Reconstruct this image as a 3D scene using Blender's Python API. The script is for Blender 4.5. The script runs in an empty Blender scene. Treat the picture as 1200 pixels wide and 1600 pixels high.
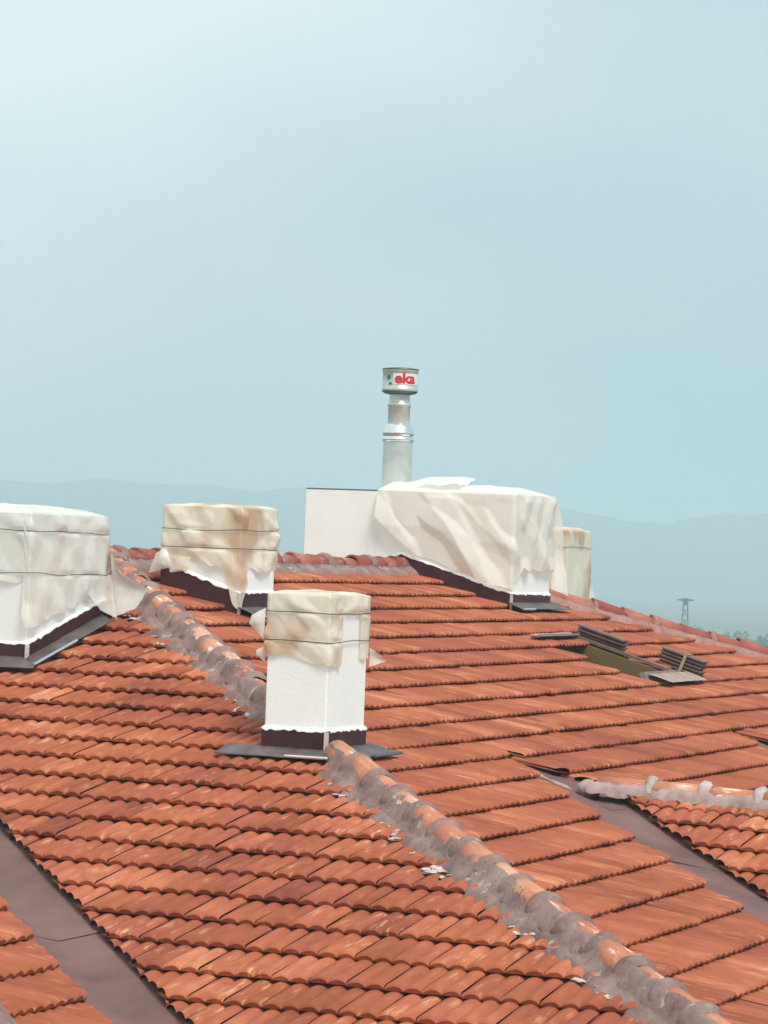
import bpy, bmesh, math, random
from mathutils import Vector, Matrix, noise
R = random.Random(7)
S = bpy.context.scene
COL = S.collection
rad = math.radians
# ------------------------------------------------------------------ camera
YAW, PITCH, ROLL = 0.39081742736, 0.01282535394, 0.03761220663
cam_d = bpy.data.cameras.new('camera')
cam = bpy.data.objects.new('camera', cam_d)
COL.objects.link(cam)
v = Vector((math.cos(YAW), math.sin(YAW), 0)); r0 = Vector((math.sin(YAW), -math.cos(YAW), 0)); zz = Vector((0, 0, 1))
fw = v*math.cos(PITCH) + zz*math.sin(PITCH); up0 = -v*math.sin(PITCH) + zz*math.cos(PITCH)
rt = r0*math.cos(ROLL) + up0*math.sin(ROLL); up = -r0*math.sin(ROLL) + up0*math.cos(ROLL)
M = Matrix((rt, up, -fw)).transposed().to_4x4()
M.translation = Vector((-21.91032644, -11.35122087, 0.18251255))
cam.matrix_world = M
cam_d.sensor_fit = 'VERTICAL'; cam_d.sensor_height = 24.0
cam_d.lens = 24.0*5044.41/1600.0
cam_d.clip_start = 0.1; cam_d.clip_end = 20000
S.camera = cam
# ------------------------------------------------------------------ world, sun, exposure
SUN_AZ, SUN_EL = rad(231), rad(54)          # direction the light comes from (azimuth counted from +X)
W = bpy.data.worlds.new('World'); S.world = W; W.use_nodes = True
nt = W.node_tree; N = nt.nodes; L = nt.links
for n in list(N): N.remove(n)
out = N.new('ShaderNodeOutputWorld'); bg = N.new('ShaderNodeBackground')
sky = N.new('ShaderNodeTexSky'); sky.sky_type = 'NISHITA'; sky.sun_disc = False
sky.sun_elevation = SUN_EL; sky.sun_rotation = math.pi/2 - SUN_AZ
sky.air_density = 1.2; sky.dust_density = 4.0; sky.ozone_density = 1.5
tc = N.new('ShaderNodeTexCoord'); mp = N.new('ShaderNodeMapping'); mp.vector_type = 'POINT'
mp.inputs['Location'].default_value = (2.12, 0.93, 3.56)
mp.inputs['Scale'].default_value = (2.6, 2.6, 6.0)
L.new(tc.outputs['Generated'], mp.inputs['Vector'])
nz = N.new('ShaderNodeTexNoise'); nz.inputs['Scale'].default_value = 1.0; nz.inputs['Detail'].default_value = 3.5; nz.inputs['Roughness'].default_value = 0.45
L.new(mp.outputs['Vector'], nz.inputs['Vector'])
cr = N.new('ShaderNodeValToRGB')                  # thin cloud deck: bluish gaps to pale veil
cr.color_ramp.elements[0].position = 0.12; cr.color_ramp.elements[0].color = (2.5, 3.75, 4.35, 1)
cr.color_ramp.elements[1].position = 0.88; cr.color_ramp.elements[1].color = (5.1, 5.8, 5.7, 1)
# the veil thickens towards one side of the sky, broken up by soft cloud noise
vd_ = N.new('ShaderNodeVectorMath'); vd_.operation = 'DOT_PRODUCT'; vd_.inputs[1].default_value = (-0.38*2.3, 0.92*2.3, 0.25)
L.new(tc.outputs['Generated'], vd_.inputs[0])
ma = N.new('ShaderNodeMath'); ma.operation = 'MULTIPLY_ADD'; ma.inputs[1].default_value = 1.6; ma.inputs[2].default_value = -0.20
L.new(nz.outputs['Fac'], ma.inputs[0])
mb_ = N.new('ShaderNodeMath'); mb_.operation = 'ADD'; mb_.use_clamp = True
L.new(ma.outputs[0], mb_.inputs[0]); L.new(vd_.outputs['Value'], mb_.inputs[1])
L.new(mb_.outputs[0], cr.inputs['Fac'])
mx = N.new('ShaderNodeMix'); mx.data_type = 'RGBA'; mx.inputs[0].default_value = 0.86
L.new(sky.outputs['Color'], mx.inputs[6]); L.new(cr.outputs['Color'], mx.inputs[7])
L.new(mx.outputs[2], bg.inputs['Color']); bg.inputs['Strength'].default_value = 0.10
L.new(bg.outputs[0], out.inputs['Surface'])
sd = bpy.data.lights.new('sun', 'SUN'); sd.energy = 2.0; sd.angle = rad(22); sd.color = (1.0, 0.95, 0.87)
sun = bpy.data.objects.new('sun', sd); COL.objects.link(sun)
sdir = Vector((math.cos(SUN_AZ)*math.cos(SUN_EL), math.sin(SUN_AZ)*math.cos(SUN_EL), math.sin(SUN_EL)))
sun.rotation_euler = sdir.to_track_quat('Z', 'Y').to_euler(); sun.location = (-30, -20, 40)
S.view_settings.view_transform = 'Standard'; S.view_settings.look = 'None'
S.view_settings.exposure = 0.80; S.view_settings.gamma = 1.0; S.view_settings.use_curve_mapping = False
S.render.engine = 'CYCLES'
S.cycles.use_denoising = True
S.cycles.max_bounces = 6; S.cycles.diffuse_bounces = 3; S.cycles.glossy_bounces = 3
S.cycles.transparent_max_bounces = 16; S.cycles.volume_bounces = 1
# ------------------------------------------------------------------ materials
def new_mat(name):
    m = bpy.data.materials.new(name); m.use_nodes = True
    return m, m.node_tree.nodes, m.node_tree.links, m.node_tree.nodes['Principled BSDF']
def pos_noise(N, L, scale, detail=3, rough=.55, stretch=None, obj=False):
    if obj:
        g = N.new('ShaderNodeTexCoord'); o = g.outputs['Object']
    else:
        g = N.new('ShaderNodeNewGeometry'); o = g.outputs['Position']
    if stretch:
        m = N.new('ShaderNodeMapping'); m.inputs['Scale'].default_value = stretch
        L.new(o, m.inputs['Vector']); o = m.outputs['Vector']
    n = N.new('ShaderNodeTexNoise'); n.inputs['Scale'].default_value = scale
    n.inputs['Detail'].default_value = detail; n.inputs['Roughness'].default_value = rough
    L.new(o, n.inputs['Vector']); return n.outputs['Fac']
def ramp(N, L, fac, stops):
    c = N.new('ShaderNodeValToRGB'); e = c.color_ramp.elements
    while len(e) < len(stops): e.new(0.5)
    for i, (p, col) in enumerate(stops):
        e[i].position = p; e[i].color = tuple(col) + (1,)
    if fac is not None: L.new(fac, c.inputs['Fac'])
    return c.outputs['Color']
def mix(N, L, fac, a, b, mode='MIX'):
    m = N.new('ShaderNodeMix'); m.data_type = 'RGBA'; m.blend_type = mode
    for s, x in ((0, fac), (6, a), (7, b)):
        if isinstance(x, (int, float)): m.inputs[s].default_value = x
        elif isinstance(x, tuple): m.inputs[s].default_value = x + (1,)
        else: L.new(x, m.inputs[s])
    return m.outputs[2]
def math_n(N, L, op, a, b=0.0):
    m = N.new('ShaderNodeMath'); m.operation = op
    for s, x in ((0, a), (1, b)):
        if isinstance(x, (int, float)): m.inputs[s].default_value = x
        else: L.new(x, m.inputs[s])
    return m.outputs[0]
def bump(N, L, b, h, strength, dist):
    n = N.new('ShaderNodeBump'); n.inputs['Strength'].default_value = strength; n.inputs['Distance'].default_value = dist
    L.new(h, n.inputs['Height']); L.new(n.outputs[0], b.inputs['Normal'])

def clay(name, base_stops, dust=(0.64, 0.33, 0.18), streak=1.0):
    m, N, L, b = new_mat(name)
    ao = N.new('ShaderNodeAttribute'); ao.attribute_type = 'OBJECT'; ao.attribute_name = 'tint'
    ag = N.new('ShaderNodeAttribute'); ag.attribute_type = 'GEOMETRY'; ag.attribute_name = 'tint'
    t = math_n(N, L, 'ADD', ao.outputs['Fac'], ag.outputs['Fac'])
    # tile coordinates (across, along, up) shifted by the tile's own number, for marks that run along each tile
    tc_ = N.new('ShaderNodeAttribute'); tc_.attribute_type = 'GEOMETRY'; tc_.attribute_name = 'tc'
    cb = N.new('ShaderNodeCombineXYZ'); L.new(math_n(N, L, 'MULTIPLY', t, 91.0), cb.inputs[0]); L.new(math_n(N, L, 'MULTIPLY', t, 37.0), cb.inputs[1])
    def tnoise(scale, sx, sy, detail):
        va = N.new('ShaderNodeVectorMath'); va.operation = 'MULTIPLY'; va.inputs[1].default_value = (sx, sy, 1)
        L.new(tc_.outputs['Vector'], va.inputs[0])
        vb = N.new('ShaderNodeVectorMath'); vb.operation = 'ADD'; L.new(va.outputs[0], vb.inputs[0]); L.new(cb.outputs[0], vb.inputs[1])
        n = N.new('ShaderNodeTexNoise'); n.inputs['Scale'].default_value = scale; n.inputs['Detail'].default_value = detail
        n.inputs['Roughness'].default_value = .6
        L.new(vb.outputs[0], n.inputs['Vector']); return n.outputs['Fac']
    def rng(x, a, b_):
        d = N.new('ShaderNodeMapRange'); d.inputs[1].default_value = a; d.inputs[2].default_value = b_; L.new(x, d.inputs[0]); return d.outputs[0]
    n1 = pos_noise(N, L, 1.1, 5, .6)
    n1 = math_n(N, L, 'MULTIPLY', math_n(N, L, 'SUBTRACT', n1, 0.5), 1.3)
    n1b = math_n(N, L, 'MULTIPLY', math_n(N, L, 'SUBTRACT', tnoise(1.0, 26, 5, 4), 0.5), 0.65*streak)
    t2 = math_n(N, L, 'ADD', math_n(N, L, 'ADD', t, n1), n1b)
    col = ramp(N, L, t2, base_stops)
    # dusty pale streaks along the tile, patchy over the roof
    d = rng(tnoise(1.0, 34, 4.5, 4), 0.55, 0.70); d3 = rng(pos_noise(N, L, 2.0, 3), 0.43, 0.64)
    col = mix(N, L, math_n(N, L, 'MULTIPLY', math_n(N, L, 'MULTIPLY', d, d3), 0.85*streak), col, dust)
    # small scuffs and lime spots
    g2 = rng(pos_noise(N, L, 38, 3, .6), 0.70, 0.76)
    col = mix(N, L, math_n(N, L, 'MULTIPLY', g2, 0.45), col, (0.66, 0.47, 0.36))
    # dark soot and lichen
    g = rng(pos_noise(N, L, 4.5, 6, .7), 0.57, 0.80)
    col = mix(N, L, math_n(N, L, 'MULTIPLY', g, 0.42), col, (0.15, 0.066, 0.05))
    g3 = rng(pos_noise(N, L, 17, 4, .6), 0.66, 0.76)
    col = mix(N, L, math_n(N, L, 'MULTIPLY', g3, 0.5), col, (0.11, 0.075, 0.055))
    L.new(col, b.inputs['Base Color'])
    b.inputs['Roughness'].default_value = 0.85; b.inputs['Specular IOR Level'].default_value = 0.2
    bump(N, L, b, pos_noise(N, L, 70, 5, .65), 0.5, 0.006)
    return m
TILE = clay('clay_tile', [(0.0, (0.20, 0.052, 0.029)), (0.3, (0.29, 0.079, 0.040)), (0.62, (0.38, 0.110, 0.054)), (0.85, (0.48, 0.160, 0.080)), (1.0, (0.57, 0.25, 0.14))])
CAPM = clay('clay_cap', [(0.0, (0.38, 0.135, 0.085)), (0.5, (0.50, 0.20, 0.12)), (1.0, (0.60, 0.34, 0.23))], dust=(0.80, 0.70, 0.63), streak=1.9)
CAPR = clay('clay_cap_red', [(0.0, (0.23, 0.062, 0.05)), (0.6, (0.33, 0.10, 0.075)), (1.0, (0.42, 0.17, 0.12))], dust=(0.5, 0.38, 0.36))

def simple(name, col, col2=None, scale=6, rough=.6, metal=0, bstr=0, bscale=40, bdist=.004, spec=.4, stretch=None):
    m, N, L, b = new_mat(name)
    if col2:
        n = pos_noise(N, L, scale, 5, .6, stretch)
        c = ramp(N, L, n, [(0.3, col), (0.7, col2)])
        L.new(c, b.inputs['Base Color'])
    else: b.inputs['Base Color'].default_value = col + (1,)
    b.inputs['Roughness'].default_value = rough; b.inputs['Metallic'].default_value = metal
    b.inputs['Specular IOR Level'].default_value = spec
    if bstr: bump(N, L, b, pos_noise(N, L, bscale, 5, .6), bstr, bdist)
    return m
def mortar_mat():
    m, N, L, b = new_mat('mortar')
    c = ramp(N, L, pos_noise(N, L, 5, 6, .65), [(0.28, (0.17, 0.106, 0.095)), (0.5, (0.295, 0.195, 0.174)), (0.75, (0.42, 0.31, 0.28))])
    w = N.new('ShaderNodeMapRange'); w.inputs[1].default_value = 0.62; w.inputs[2].default_value = 0.68
    L.new(pos_noise(N, L, 9, 4, .6), w.inputs[0])
    c = mix(N, L, math_n(N, L, 'MULTIPLY', w.outputs[0], 0.55), c, (0.62, 0.57, 0.55))
    L.new(c, b.inputs['Base Color']); b.inputs['Roughness'].default_value = 0.9; b.inputs['Specular IOR Level'].default_value = .2
    bump(N, L, b, pos_noise(N, L, 30, 8, .75), 1.0, 0.02)
    return m
MORT = mortar_mat()
MORTW = simple('pale_mortar', (0.36, 0.29, 0.27), (0.66, 0.60, 0.58), 14, .9, bstr=.6, bscale=60, bdist=.008)
MORTR = simple('red_stained_mortar', (0.27, 0.115, 0.09), (0.37, 0.22, 0.19), 9, .9, bstr=.7, bscale=45, bdist=.012)
MORTD = simple('dull_pale_mortar', (0.32, 0.245, 0.235), (0.52, 0.45, 0.43), 12, .9, bstr=.6, bscale=60, bdist=.008)
MORTP = simple('pink_mortar', (0.25, 0.165, 0.15), (0.43, 0.33, 0.31), 7, .9, bstr=.6, bscale=40, bdist=.01)
VALLEY = simple('painted_valley_metal', (0.125, 0.062, 0.056), (0.215, 0.122, 0.112), 1.7, .75, spec=.25, bstr=.15, bscale=6, bdist=.01)
DECK = simple('underlay', (0.05, 0.03, 0.028), (0.08, 0.05, 0.045), 4, .95)
WALL = simple('render_wall', (0.62, 0.60, 0.54), (0.70, 0.68, 0.62), 1.5, .9, bstr=.2)
def plaster_mat():
    m, N, L, b = new_mat('white_plaster')
    c = ramp(N, L, pos_noise(N, L, 3, 6, .6), [(0.3, (0.82, 0.83, 0.80)), (0.6, (0.875, 0.885, 0.855))])
    w = N.new('ShaderNodeMapRange'); w.inputs[1].default_value = 0.66; w.inputs[2].default_value = 0.8
    L.new(pos_noise(N, L, 5, 4, .6, (1, 1, .35)), w.inputs[0])
    c = mix(N, L, math_n(N, L, 'MULTIPLY', w.outputs[0], 0.4), c, (0.62, 0.60, 0.54))
    L.new(c, b.inputs['Base Color']); b.inputs['Roughness'].default_value = .85
    bump(N, L, b, pos_noise(N, L, 70, 5, .65), 0.5, 0.004)
    return m
PLASTER = plaster_mat()
FLASH = simple('dark_flashing', (0.045, 0.014, 0.018), (0.075, 0.027, 0.031), 5, .55, spec=.22, bstr=.1)
APRON = simple('grey_flashing', (0.07, 0.05, 0.052), (0.17, 0.135, 0.135), 5, .5, metal=.1, bstr=.25, bscale=9, bdist=.02)
SEAM = simple('pale_sealant', (0.55, 0.44, 0.41), (0.68, 0.58, 0.55), 20, .7)
STEEL = simple('galvanised_steel', (0.50, 0.53, 0.50), (0.68, 0.70, 0.66), 7, .34, metal=.45, bstr=.08, bscale=10)
STEELB = simple('bright_steel', (0.75, 0.79, 0.78), (0.85, 0.88, 0.87), 7, .22, metal=.9)
STEELD = simple('dark_steel', (0.10, 0.14, 0.15), (0.16, 0.2, 0.21), 7, .4, metal=.7)
STICKER = simple('white_sticker', (0.68, 0.68, 0.68), (0.74, 0.73, 0.73), 20, .35)
RED = simple('red_print', (0.58, 0.028, 0.035), None, rough=.4)
WIRE = simple('tie_wire', (0.05, 0.05, 0.045), None, rough=.6)
OLIVE = simple('olive_board', (0.125, 0.078, 0.028), (0.18, 0.12, 0.048), 3, .7, stretch=(1, .3, 1))
SILL = simple('sill_metal', (0.17, 0.135, 0.13), (0.27, 0.22, 0.21), 6, .55)
APRONW = simple('dusty_apron', (0.30, 0.15, 0.11), (0.42, 0.34, 0.30), 5, .7)
DARKT = simple('dark_stacked_tile', (0.13, 0.08, 0.065), (0.21, 0.135, 0.115), 12, .8)
DARKG = simple('painted_gap_shade', (0.02, 0.014, 0.013), None, rough=.9)  # near-black colour standing in for shade between stacked tiles
STRAP = simple('pale_strap', (0.26, 0.21, 0.12), None, rough=.6)
PYL = simple('pylon_steel', (0.03, 0.05, 0.05), None, rough=.6)
LEAF = simple('tree_leaf', (0.03, 0.06, 0.035), (0.06, 0.09, 0.05), .3, .9)
BARK = simple('bark', (0.08, 0.06, 0.05), None, rough=.9)
GROUND = simple('dry_fields', (0.09, 0.10, 0.075), (0.14, 0.14, 0.10), .006, .95)
HILL = simple('wooded_hills', (0.05, 0.07, 0.05), (0.09, 0.10, 0.07), .01, .95)

def film_mat(name, cream, stain, alpha=.12, stain_amt=.8, lo=.52, hi=.68):
    m, N, L, b = new_mat(name)
    n = pos_noise(N, L, 2.7, 2, .5, (1, 1, .7))
    w = N.new('ShaderNodeMapRange'); w.inputs[1].default_value = lo; w.inputs[2].default_value = hi
    L.new(n, w.inputs[0])
    c = mix(N, L, math_n(N, L, 'MULTIPLY', w.outputs[0], stain_amt), cream, stain)
    L.new(c, b.inputs['Base Color'])
    b.inputs['Roughness'].default_value = .30; b.inputs['Specular IOR Level'].default_value = .5
    bump(N, L, b, pos_noise(N, L, 12, 2, .5), .2, .01)
    tr = N.new('ShaderNodeBsdfTranslucent'); L.new(c, tr.inputs['Color'])
    m1 = N.new('ShaderNodeMixShader'); m1.inputs[0].default_value = .22
    L.new(b.outputs[0], m1.inputs[1]); L.new(tr.outputs[0], m1.inputs[2])
    tp = N.new('ShaderNodeBsdfTransparent'); tp.inputs['Color'].default_value = (.98, .96, .92, 1)
    m2 = N.new('ShaderNodeMixShader')
    al = N.new('ShaderNodeMapRange'); al.inputs[1].default_value = .35; al.inputs[2].default_value = .65
    al.inputs[3].default_value = alpha*.8; al.inputs[4].default_value = alpha*1.2
    L.new(pos_noise(N, L, 2.6, 3), al.inputs[0]); L.new(al.outputs[0], m2.inputs[0])
    L.new(m1.outputs[0], m2.inputs[1]); L.new(tp.outputs[0], m2.inputs[2])
    o = next(x for x in N if x.type == 'OUTPUT_MATERIAL'); L.new(m2.outputs[0], o.inputs['Surface'])
    return m
FILM_GREY = film_mat('film_grey_white', (0.90, 0.89, 0.84), (0.74, 0.58, 0.44), .40, .6, .56, .72)
FILM_TAN = film_mat('film_tan', (0.93, 0.86, 0.71), (0.66, 0.39, 0.23), .30, .85, .49, .61)
FILM_CREAM = film_mat('film_cream', (0.93, 0.91, 0.84), (0.80, 0.68, 0.52), .30, .5, .60, .76)

# ------------------------------------------------------------------ object helpers
def link(o, parent=None):
    COL.objects.link(o)
    if parent is not None: o.parent = parent
    return o
def tag(o, label=None, cat=None, group=None, kind=None):
    if label: o['label'] = label
    if cat: o['category'] = cat
    if group: o['group'] = group
    if kind: o['kind'] = kind
    return o
def empty(name, loc, label, cat, group=None):
    o = bpy.data.objects.new(name, None); o.location = loc; link(o)
    o.empty_display_size = .2
    return tag(o, label, cat, group)
def mesh_obj(name, verts, faces, mat, parent=None, smooth=False, tints=None, tcs=None):
    me = bpy.data.meshes.new(name); me.from_pydata([tuple(q) for q in verts], [], faces); me.update()
    if isinstance(mat, (list, tuple)):
        for x in mat: me.materials.append(x)
    else: me.materials.append(mat)
    if smooth:
        me.polygons.foreach_set('use_smooth', [True]*len(me.polygons))
    if tints is not None:
        a = me.attributes.new('tint', 'FLOAT', 'FACE'); a.data.foreach_set('value', tints)
    if tcs is not None:
        a = me.attributes.new('tc', 'FLOAT_VECTOR', 'POINT'); a.data.foreach_set('vector', [c for q in tcs for c in q])
    o = bpy.data.objects.new(name, me); link(o, parent)
    if parent is not None: o.matrix_parent_inverse = Matrix.Translation(-parent.location)
    return o
class MB:
    def __init__(s): s.v = []; s.f = []
    def add(s, vs, fs):
        k = len(s.v); s.v += [Vector(q) for q in vs]; s.f += [tuple(i+k for i in f) for f in fs]
    def box(s, c, size, M=None):
        x, y, z = (d/2 for d in size); c = Vector(c)
        vs = [Vector((a*x, b*y, d*z)) for a in (-1, 1) for b in (-1, 1) for d in (-1, 1)]
        if M is not None: vs = [M @ q for q in vs]
        s.add([c+q for q in vs], [(0, 1, 3, 2), (4, 6, 7, 5), (0, 4, 5, 1), (2, 3, 7, 6), (0, 2, 6, 4), (1, 5, 7, 3)])
    def tube(s, pts, r, n=6, closed=False):
        pts = [Vector(q) for q in pts]; m = len(pts); vs = []
        for i, q in enumerate(pts):
            a = pts[(i-1) % m] if (closed or i > 0) else q
            b = pts[(i+1) % m] if (closed or i < m-1) else q
            d = (b-a).normalized(); h = Vector((0, 0, 1)) if abs(d.z) < .9 else Vector((1, 0, 0))
            s1 = d.cross(h).normalized(); s2 = d.cross(s1)
            rr = r[i] if isinstance(r, (list, tuple)) else r
            vs += [q + (s1*math.cos(2*math.pi*k/n) + s2*math.sin(2*math.pi*k/n))*rr for k in range(n)]
        fs = []
        for i in range(m if closed else m-1):
            j = (i+1) % m
            fs += [(i*n+k, i*n+(k+1) % n, j*n+(k+1) % n, j*n+k) for k in range(n)]
        if not closed: fs += [tuple(range(n))[::-1], tuple((m-1)*n+k for k in range(n))]
        s.add(vs, fs)
    def lathe(s, c, prof, n=32):
        vs = []; c = Vector(c)
        for (r, z) in prof: vs += [c + Vector((r*math.cos(2*math.pi*k/n), r*math.sin(2*math.pi*k/n), z)) for k in range(n)]
        fs = []
        for i in range(len(prof)-1): fs += [(i*n+k, i*n+(k+1) % n, (i+1)*n+(k+1) % n, (i+1)*n+k) for k in range(n)]
        s.add(vs, fs)
    def build(s, name, mat, parent=None, smooth=False): return mesh_obj(name, s.v, s.f, mat, parent, smooth)
def fbm(p, o=4):
    return noise.fractal(Vector(p), 1.0, 2.0, o)
def nz1(p): return noise.noise(Vector(p))
# ------------------------------------------------------------------ roof surfaces
TA, CA, TB, CB = 0.2645822, 0.00068203, 0.31006902, -0.00302243
E0 = 0.34
def hA(s): return -(TA*s + CA*s*s)
def hB(s): return -(TB*s + CB*s*s)
def slopeA(s): return TA + 2*CA*s
def slopeB(s): return TB + 2*CB*s
V_AD = 3.55; V_C = -2.75; XR = -1.80; KC = 0.036; WING2 = 5.17; LR = 7.0
def zA(x): return hA(max(-x, 0))
def zB(y): return hB(max(-y, 0))
def zD(y): return hA(V_AD - y)
def zC(x, y, sh=0.0):
    x = x - sh; d = abs(x - XR); return hB(V_C*-1 - XR + d) + KC*(y + 4.5)
def hipx(sb):               # hip between the two slopes: x offset for a given distance below the ridge
    z = hB(sb); sa = sb*1.1
    for _ in range(12): sa -= (hA(sa)-z)/(-slopeA(sa))
    return sa
def arc_to_s(Lq, t, c):
    s = Lq/math.sqrt(1+t*t)
    for _ in range(6):
        n = 12; a = 0
        for i in range(n):
            q = s*(i+.5)/n; a += math.sqrt(1+(t+2*c*q)**2)*s/n
        s += (Lq-a)/math.sqrt(1+(t+2*c*s)**2)
    return s
# ------------------------------------------------------------------ tile template (two rolls wide)
TW, TL, TH, BODY, ROLL_H = 0.2, 0.40, 0.050, 0.019, 0.021
def tile_template(ROLL_H):
    fr = [0, .09, .21, .36, .52, .70, .87]
    us = [(k+q)*.1 for k in (0, 1) for q in fr] + [0.2]
    us = [0.0015 + u*0.985 for u in us]
    def prof(u): return abs(math.sin(math.pi*((u/.1) % 1.0)**0.80))**0.85
    vs, fs = [], []
    n = len(us)
    for (y, hz_) in ((-TL, 0.0), (-TL*.5, TH*.5), (-0.028, TH*.935), (-0.008, TH-.006), (0.0, TH-.015)):
        for u in us: vs.append(Vector((u-TW/2, y, hz_ + BODY + ROLL_H*prof(u))))
    for j in range(4):
        for i in range(n-1): fs.append((j*n+i, (j+1)*n+i, (j+1)*n+i+1, j*n+i+1))
    k = len(vs)
    for u in us: vs.append(Vector((u-TW/2, 0.0, TH - .015 + BODY + ROLL_H*prof(u))))
    for u in us: vs.append(Vector((u-TW/2, -0.004, TH - .002 + .07*ROLL_H*prof(u))))
    for i in range(n-1): fs.append((k+i, k+n+i, k+n+i+1, k+i+1))
    k = len(vs)     # underside strip near the lip and side faces
    for u in us: vs.append(Vector((u-TW/2, -0.004, TH - .002 + .07*ROLL_H*prof(u))))
    for u in us: vs.append(Vector((u-TW/2, -0.09, TH*.78 + .07*ROLL_H*prof(u))))
    for i in range(n-1): fs.append((k+i, k+n+i, k+n+i+1, k+i+1))
    for i in (0, n-1):
        q = len(vs); vs += [vs[i].copy(), vs[4*n+i].copy(), Vector((vs[i].x, 0, TH)), Vector((vs[i].x, -TL, 0))]
        fs.append((q, q+1, q+2, q+3) if i == 0 else (q, q+3, q+2, q+1))
    return vs, fs
T_VA, T_F = tile_template(.022)
T_VB, _ = tile_template(.0145)
T_N = 15
def tile_me(V):
    me = bpy.data.meshes.new('roof_tile'); me.from_pydata([tuple(q) for q in V], [], T_F); me.update()
    me.materials.append(TILE)
    a = me.attributes.new('tc', 'FLOAT_VECTOR', 'POINT'); a.data.foreach_set('vector', [c for q in V for c in q])
    for i, pl in enumerate(me.polygons): pl.use_smooth = i < 4*(T_N-1)
    return me
TILE_ME = {id(V): tile_me(V) for V in (T_VA, T_VB)}
CURV = [T_VA]
class Tile: pass
tiles = []
def frame(across, down, origin, jit=1.0):
    """matrix whose x runs across the slope, y down it, z off it"""
    x = across.normalized(); y = down.normalized(); z = x.cross(y)
    if z.z < 0: x = -x; z = -z
    m = Matrix((x, y, z)).transposed().to_4x4()
    j = Matrix.Rotation(R.gauss(0, .008)*jit, 4, 'Z') @ Matrix.Rotation(R.gauss(0, .007)*jit, 4, 'X') @ Matrix.Rotation(R.gauss(0, .010)*jit, 4, 'Y')
    m = m @ j
    m.translation = origin + z*R.gauss(0, .0025)*jit
    return m
def tint():
    q = R.gauss(.48, .095)
    if R.random() < .05: q += .2
    if R.random() < .05: q -= .14
    return min(max(q, 0.02), .98)
cpos = Vector(cam.matrix_world.translation)
def add_tile(m, planes, vis=True):
    """planes: list of (point, outward normal) in plan; the part outside is cut away"""
    t = Tile(); t.m = m; t.V = CURV[0]; t.tint = tint(); t.vis = vis
    cutters = []
    P = [m @ q for q in (Vector((-.1, -TL, .03)), Vector((.1, -TL, .03)), Vector((.1, 0, .05)), Vector((-.1, 0, .05)))]
    for (pt, n) in planes:
        d = [(q-pt).dot(n) for q in P]
        if min(d) > -0.02: return
        if max(d) > 0: cutters.append((pt, n))
    t.cut = cutters
    c = m @ Vector((0, -.15, .04)); dv = c-cpos; dep = dv.dot(fw)
    sx, sy = dv.dot(rt)/dep*5044, dv.dot(up)/dep*5044
    nrm = (m.to_3x3() @ Vector((0, 0, 1)))
    t.in_view = vis and abs(sx) < 610 and abs(sy) < 810
    t.size = abs(nrm.dot(dv.normalized()))/(dep*dep) * (0.55 if cutters else 1)
    t.size *= 3.0 if abs((m.to_3x3() @ Vector((0, 1, 0))).x) > .5 else 1.0   # slopes facing the camera read tile by tile
    tiles.append(t)
X, Y, Z = Vector((1, 0, 0)), Vector((0, 1, 0)), Vector((0, 0, 1))
def pl2(px, py, nx, ny):
    n = Vector((nx, ny, 0)).normalized(); return (Vector((px, py, 0)), n)
# hip 1 as a list of plan points
hip_pts = [Vector((-hipx(s) + q_, -s - q_, (hB(s + q_) + hA(hipx(s) - q_))/2)) for s, q_ in [(i*.25, .7071*(.03 + .006*i*.25)) for i in range(45)]]   # the crest sits a little to one side
def hip_plane(side, y):
    i = min(max(int(-y/.25), 0), 43); a, b = hip_pts[i], hip_pts[i+1]
    d = (b-a); n = Vector((d.y, -d.x, 0)).normalized()     # points towards -x,+y? decided below
    if n.x > 0: n = -n                                       # towards slope A
    return (Vector((a.x, a.y, 0)), (-n if side == 'A' else n))
# --- slope A (faces -X); rows along Y
nrow = 0
for k in range(0, 30):
    Lq = (k+.42)*E0 + R.gauss(0, .005)
    s = arc_to_s(Lq, TA, CA); x = -s; z = hA(s)
    down = Vector((-1, 0, -slopeA(s-.15)))
    # y range: hip1 on the -y side, hip2 (mirrored) on the +y side
    ylo = -s*0.97-.3; yhi = min(s*0.97+.3, x + V_AD + .5, 2.2)
    n0 = int((ylo)/TW)-1; n1 = int(yhi/TW)+2
    for j in range(n0, n1):
        y = (j + (.5 if k % 2 else 0))*TW + .043 + R.gauss(0, .002)
        pls = [hip_plane('A', y), pl2(0, V_AD-.29, -1, 1)]
        # hip2: y = -x*0.95
        pls.append(pl2(0, 0, .95, 1)); pls.append(pl2(-.02, 0, 1, 0))
        m = frame(Vector((0, 1, 0)), down, Vector((x, y, z)))
        add_tile(m, pls)
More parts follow.
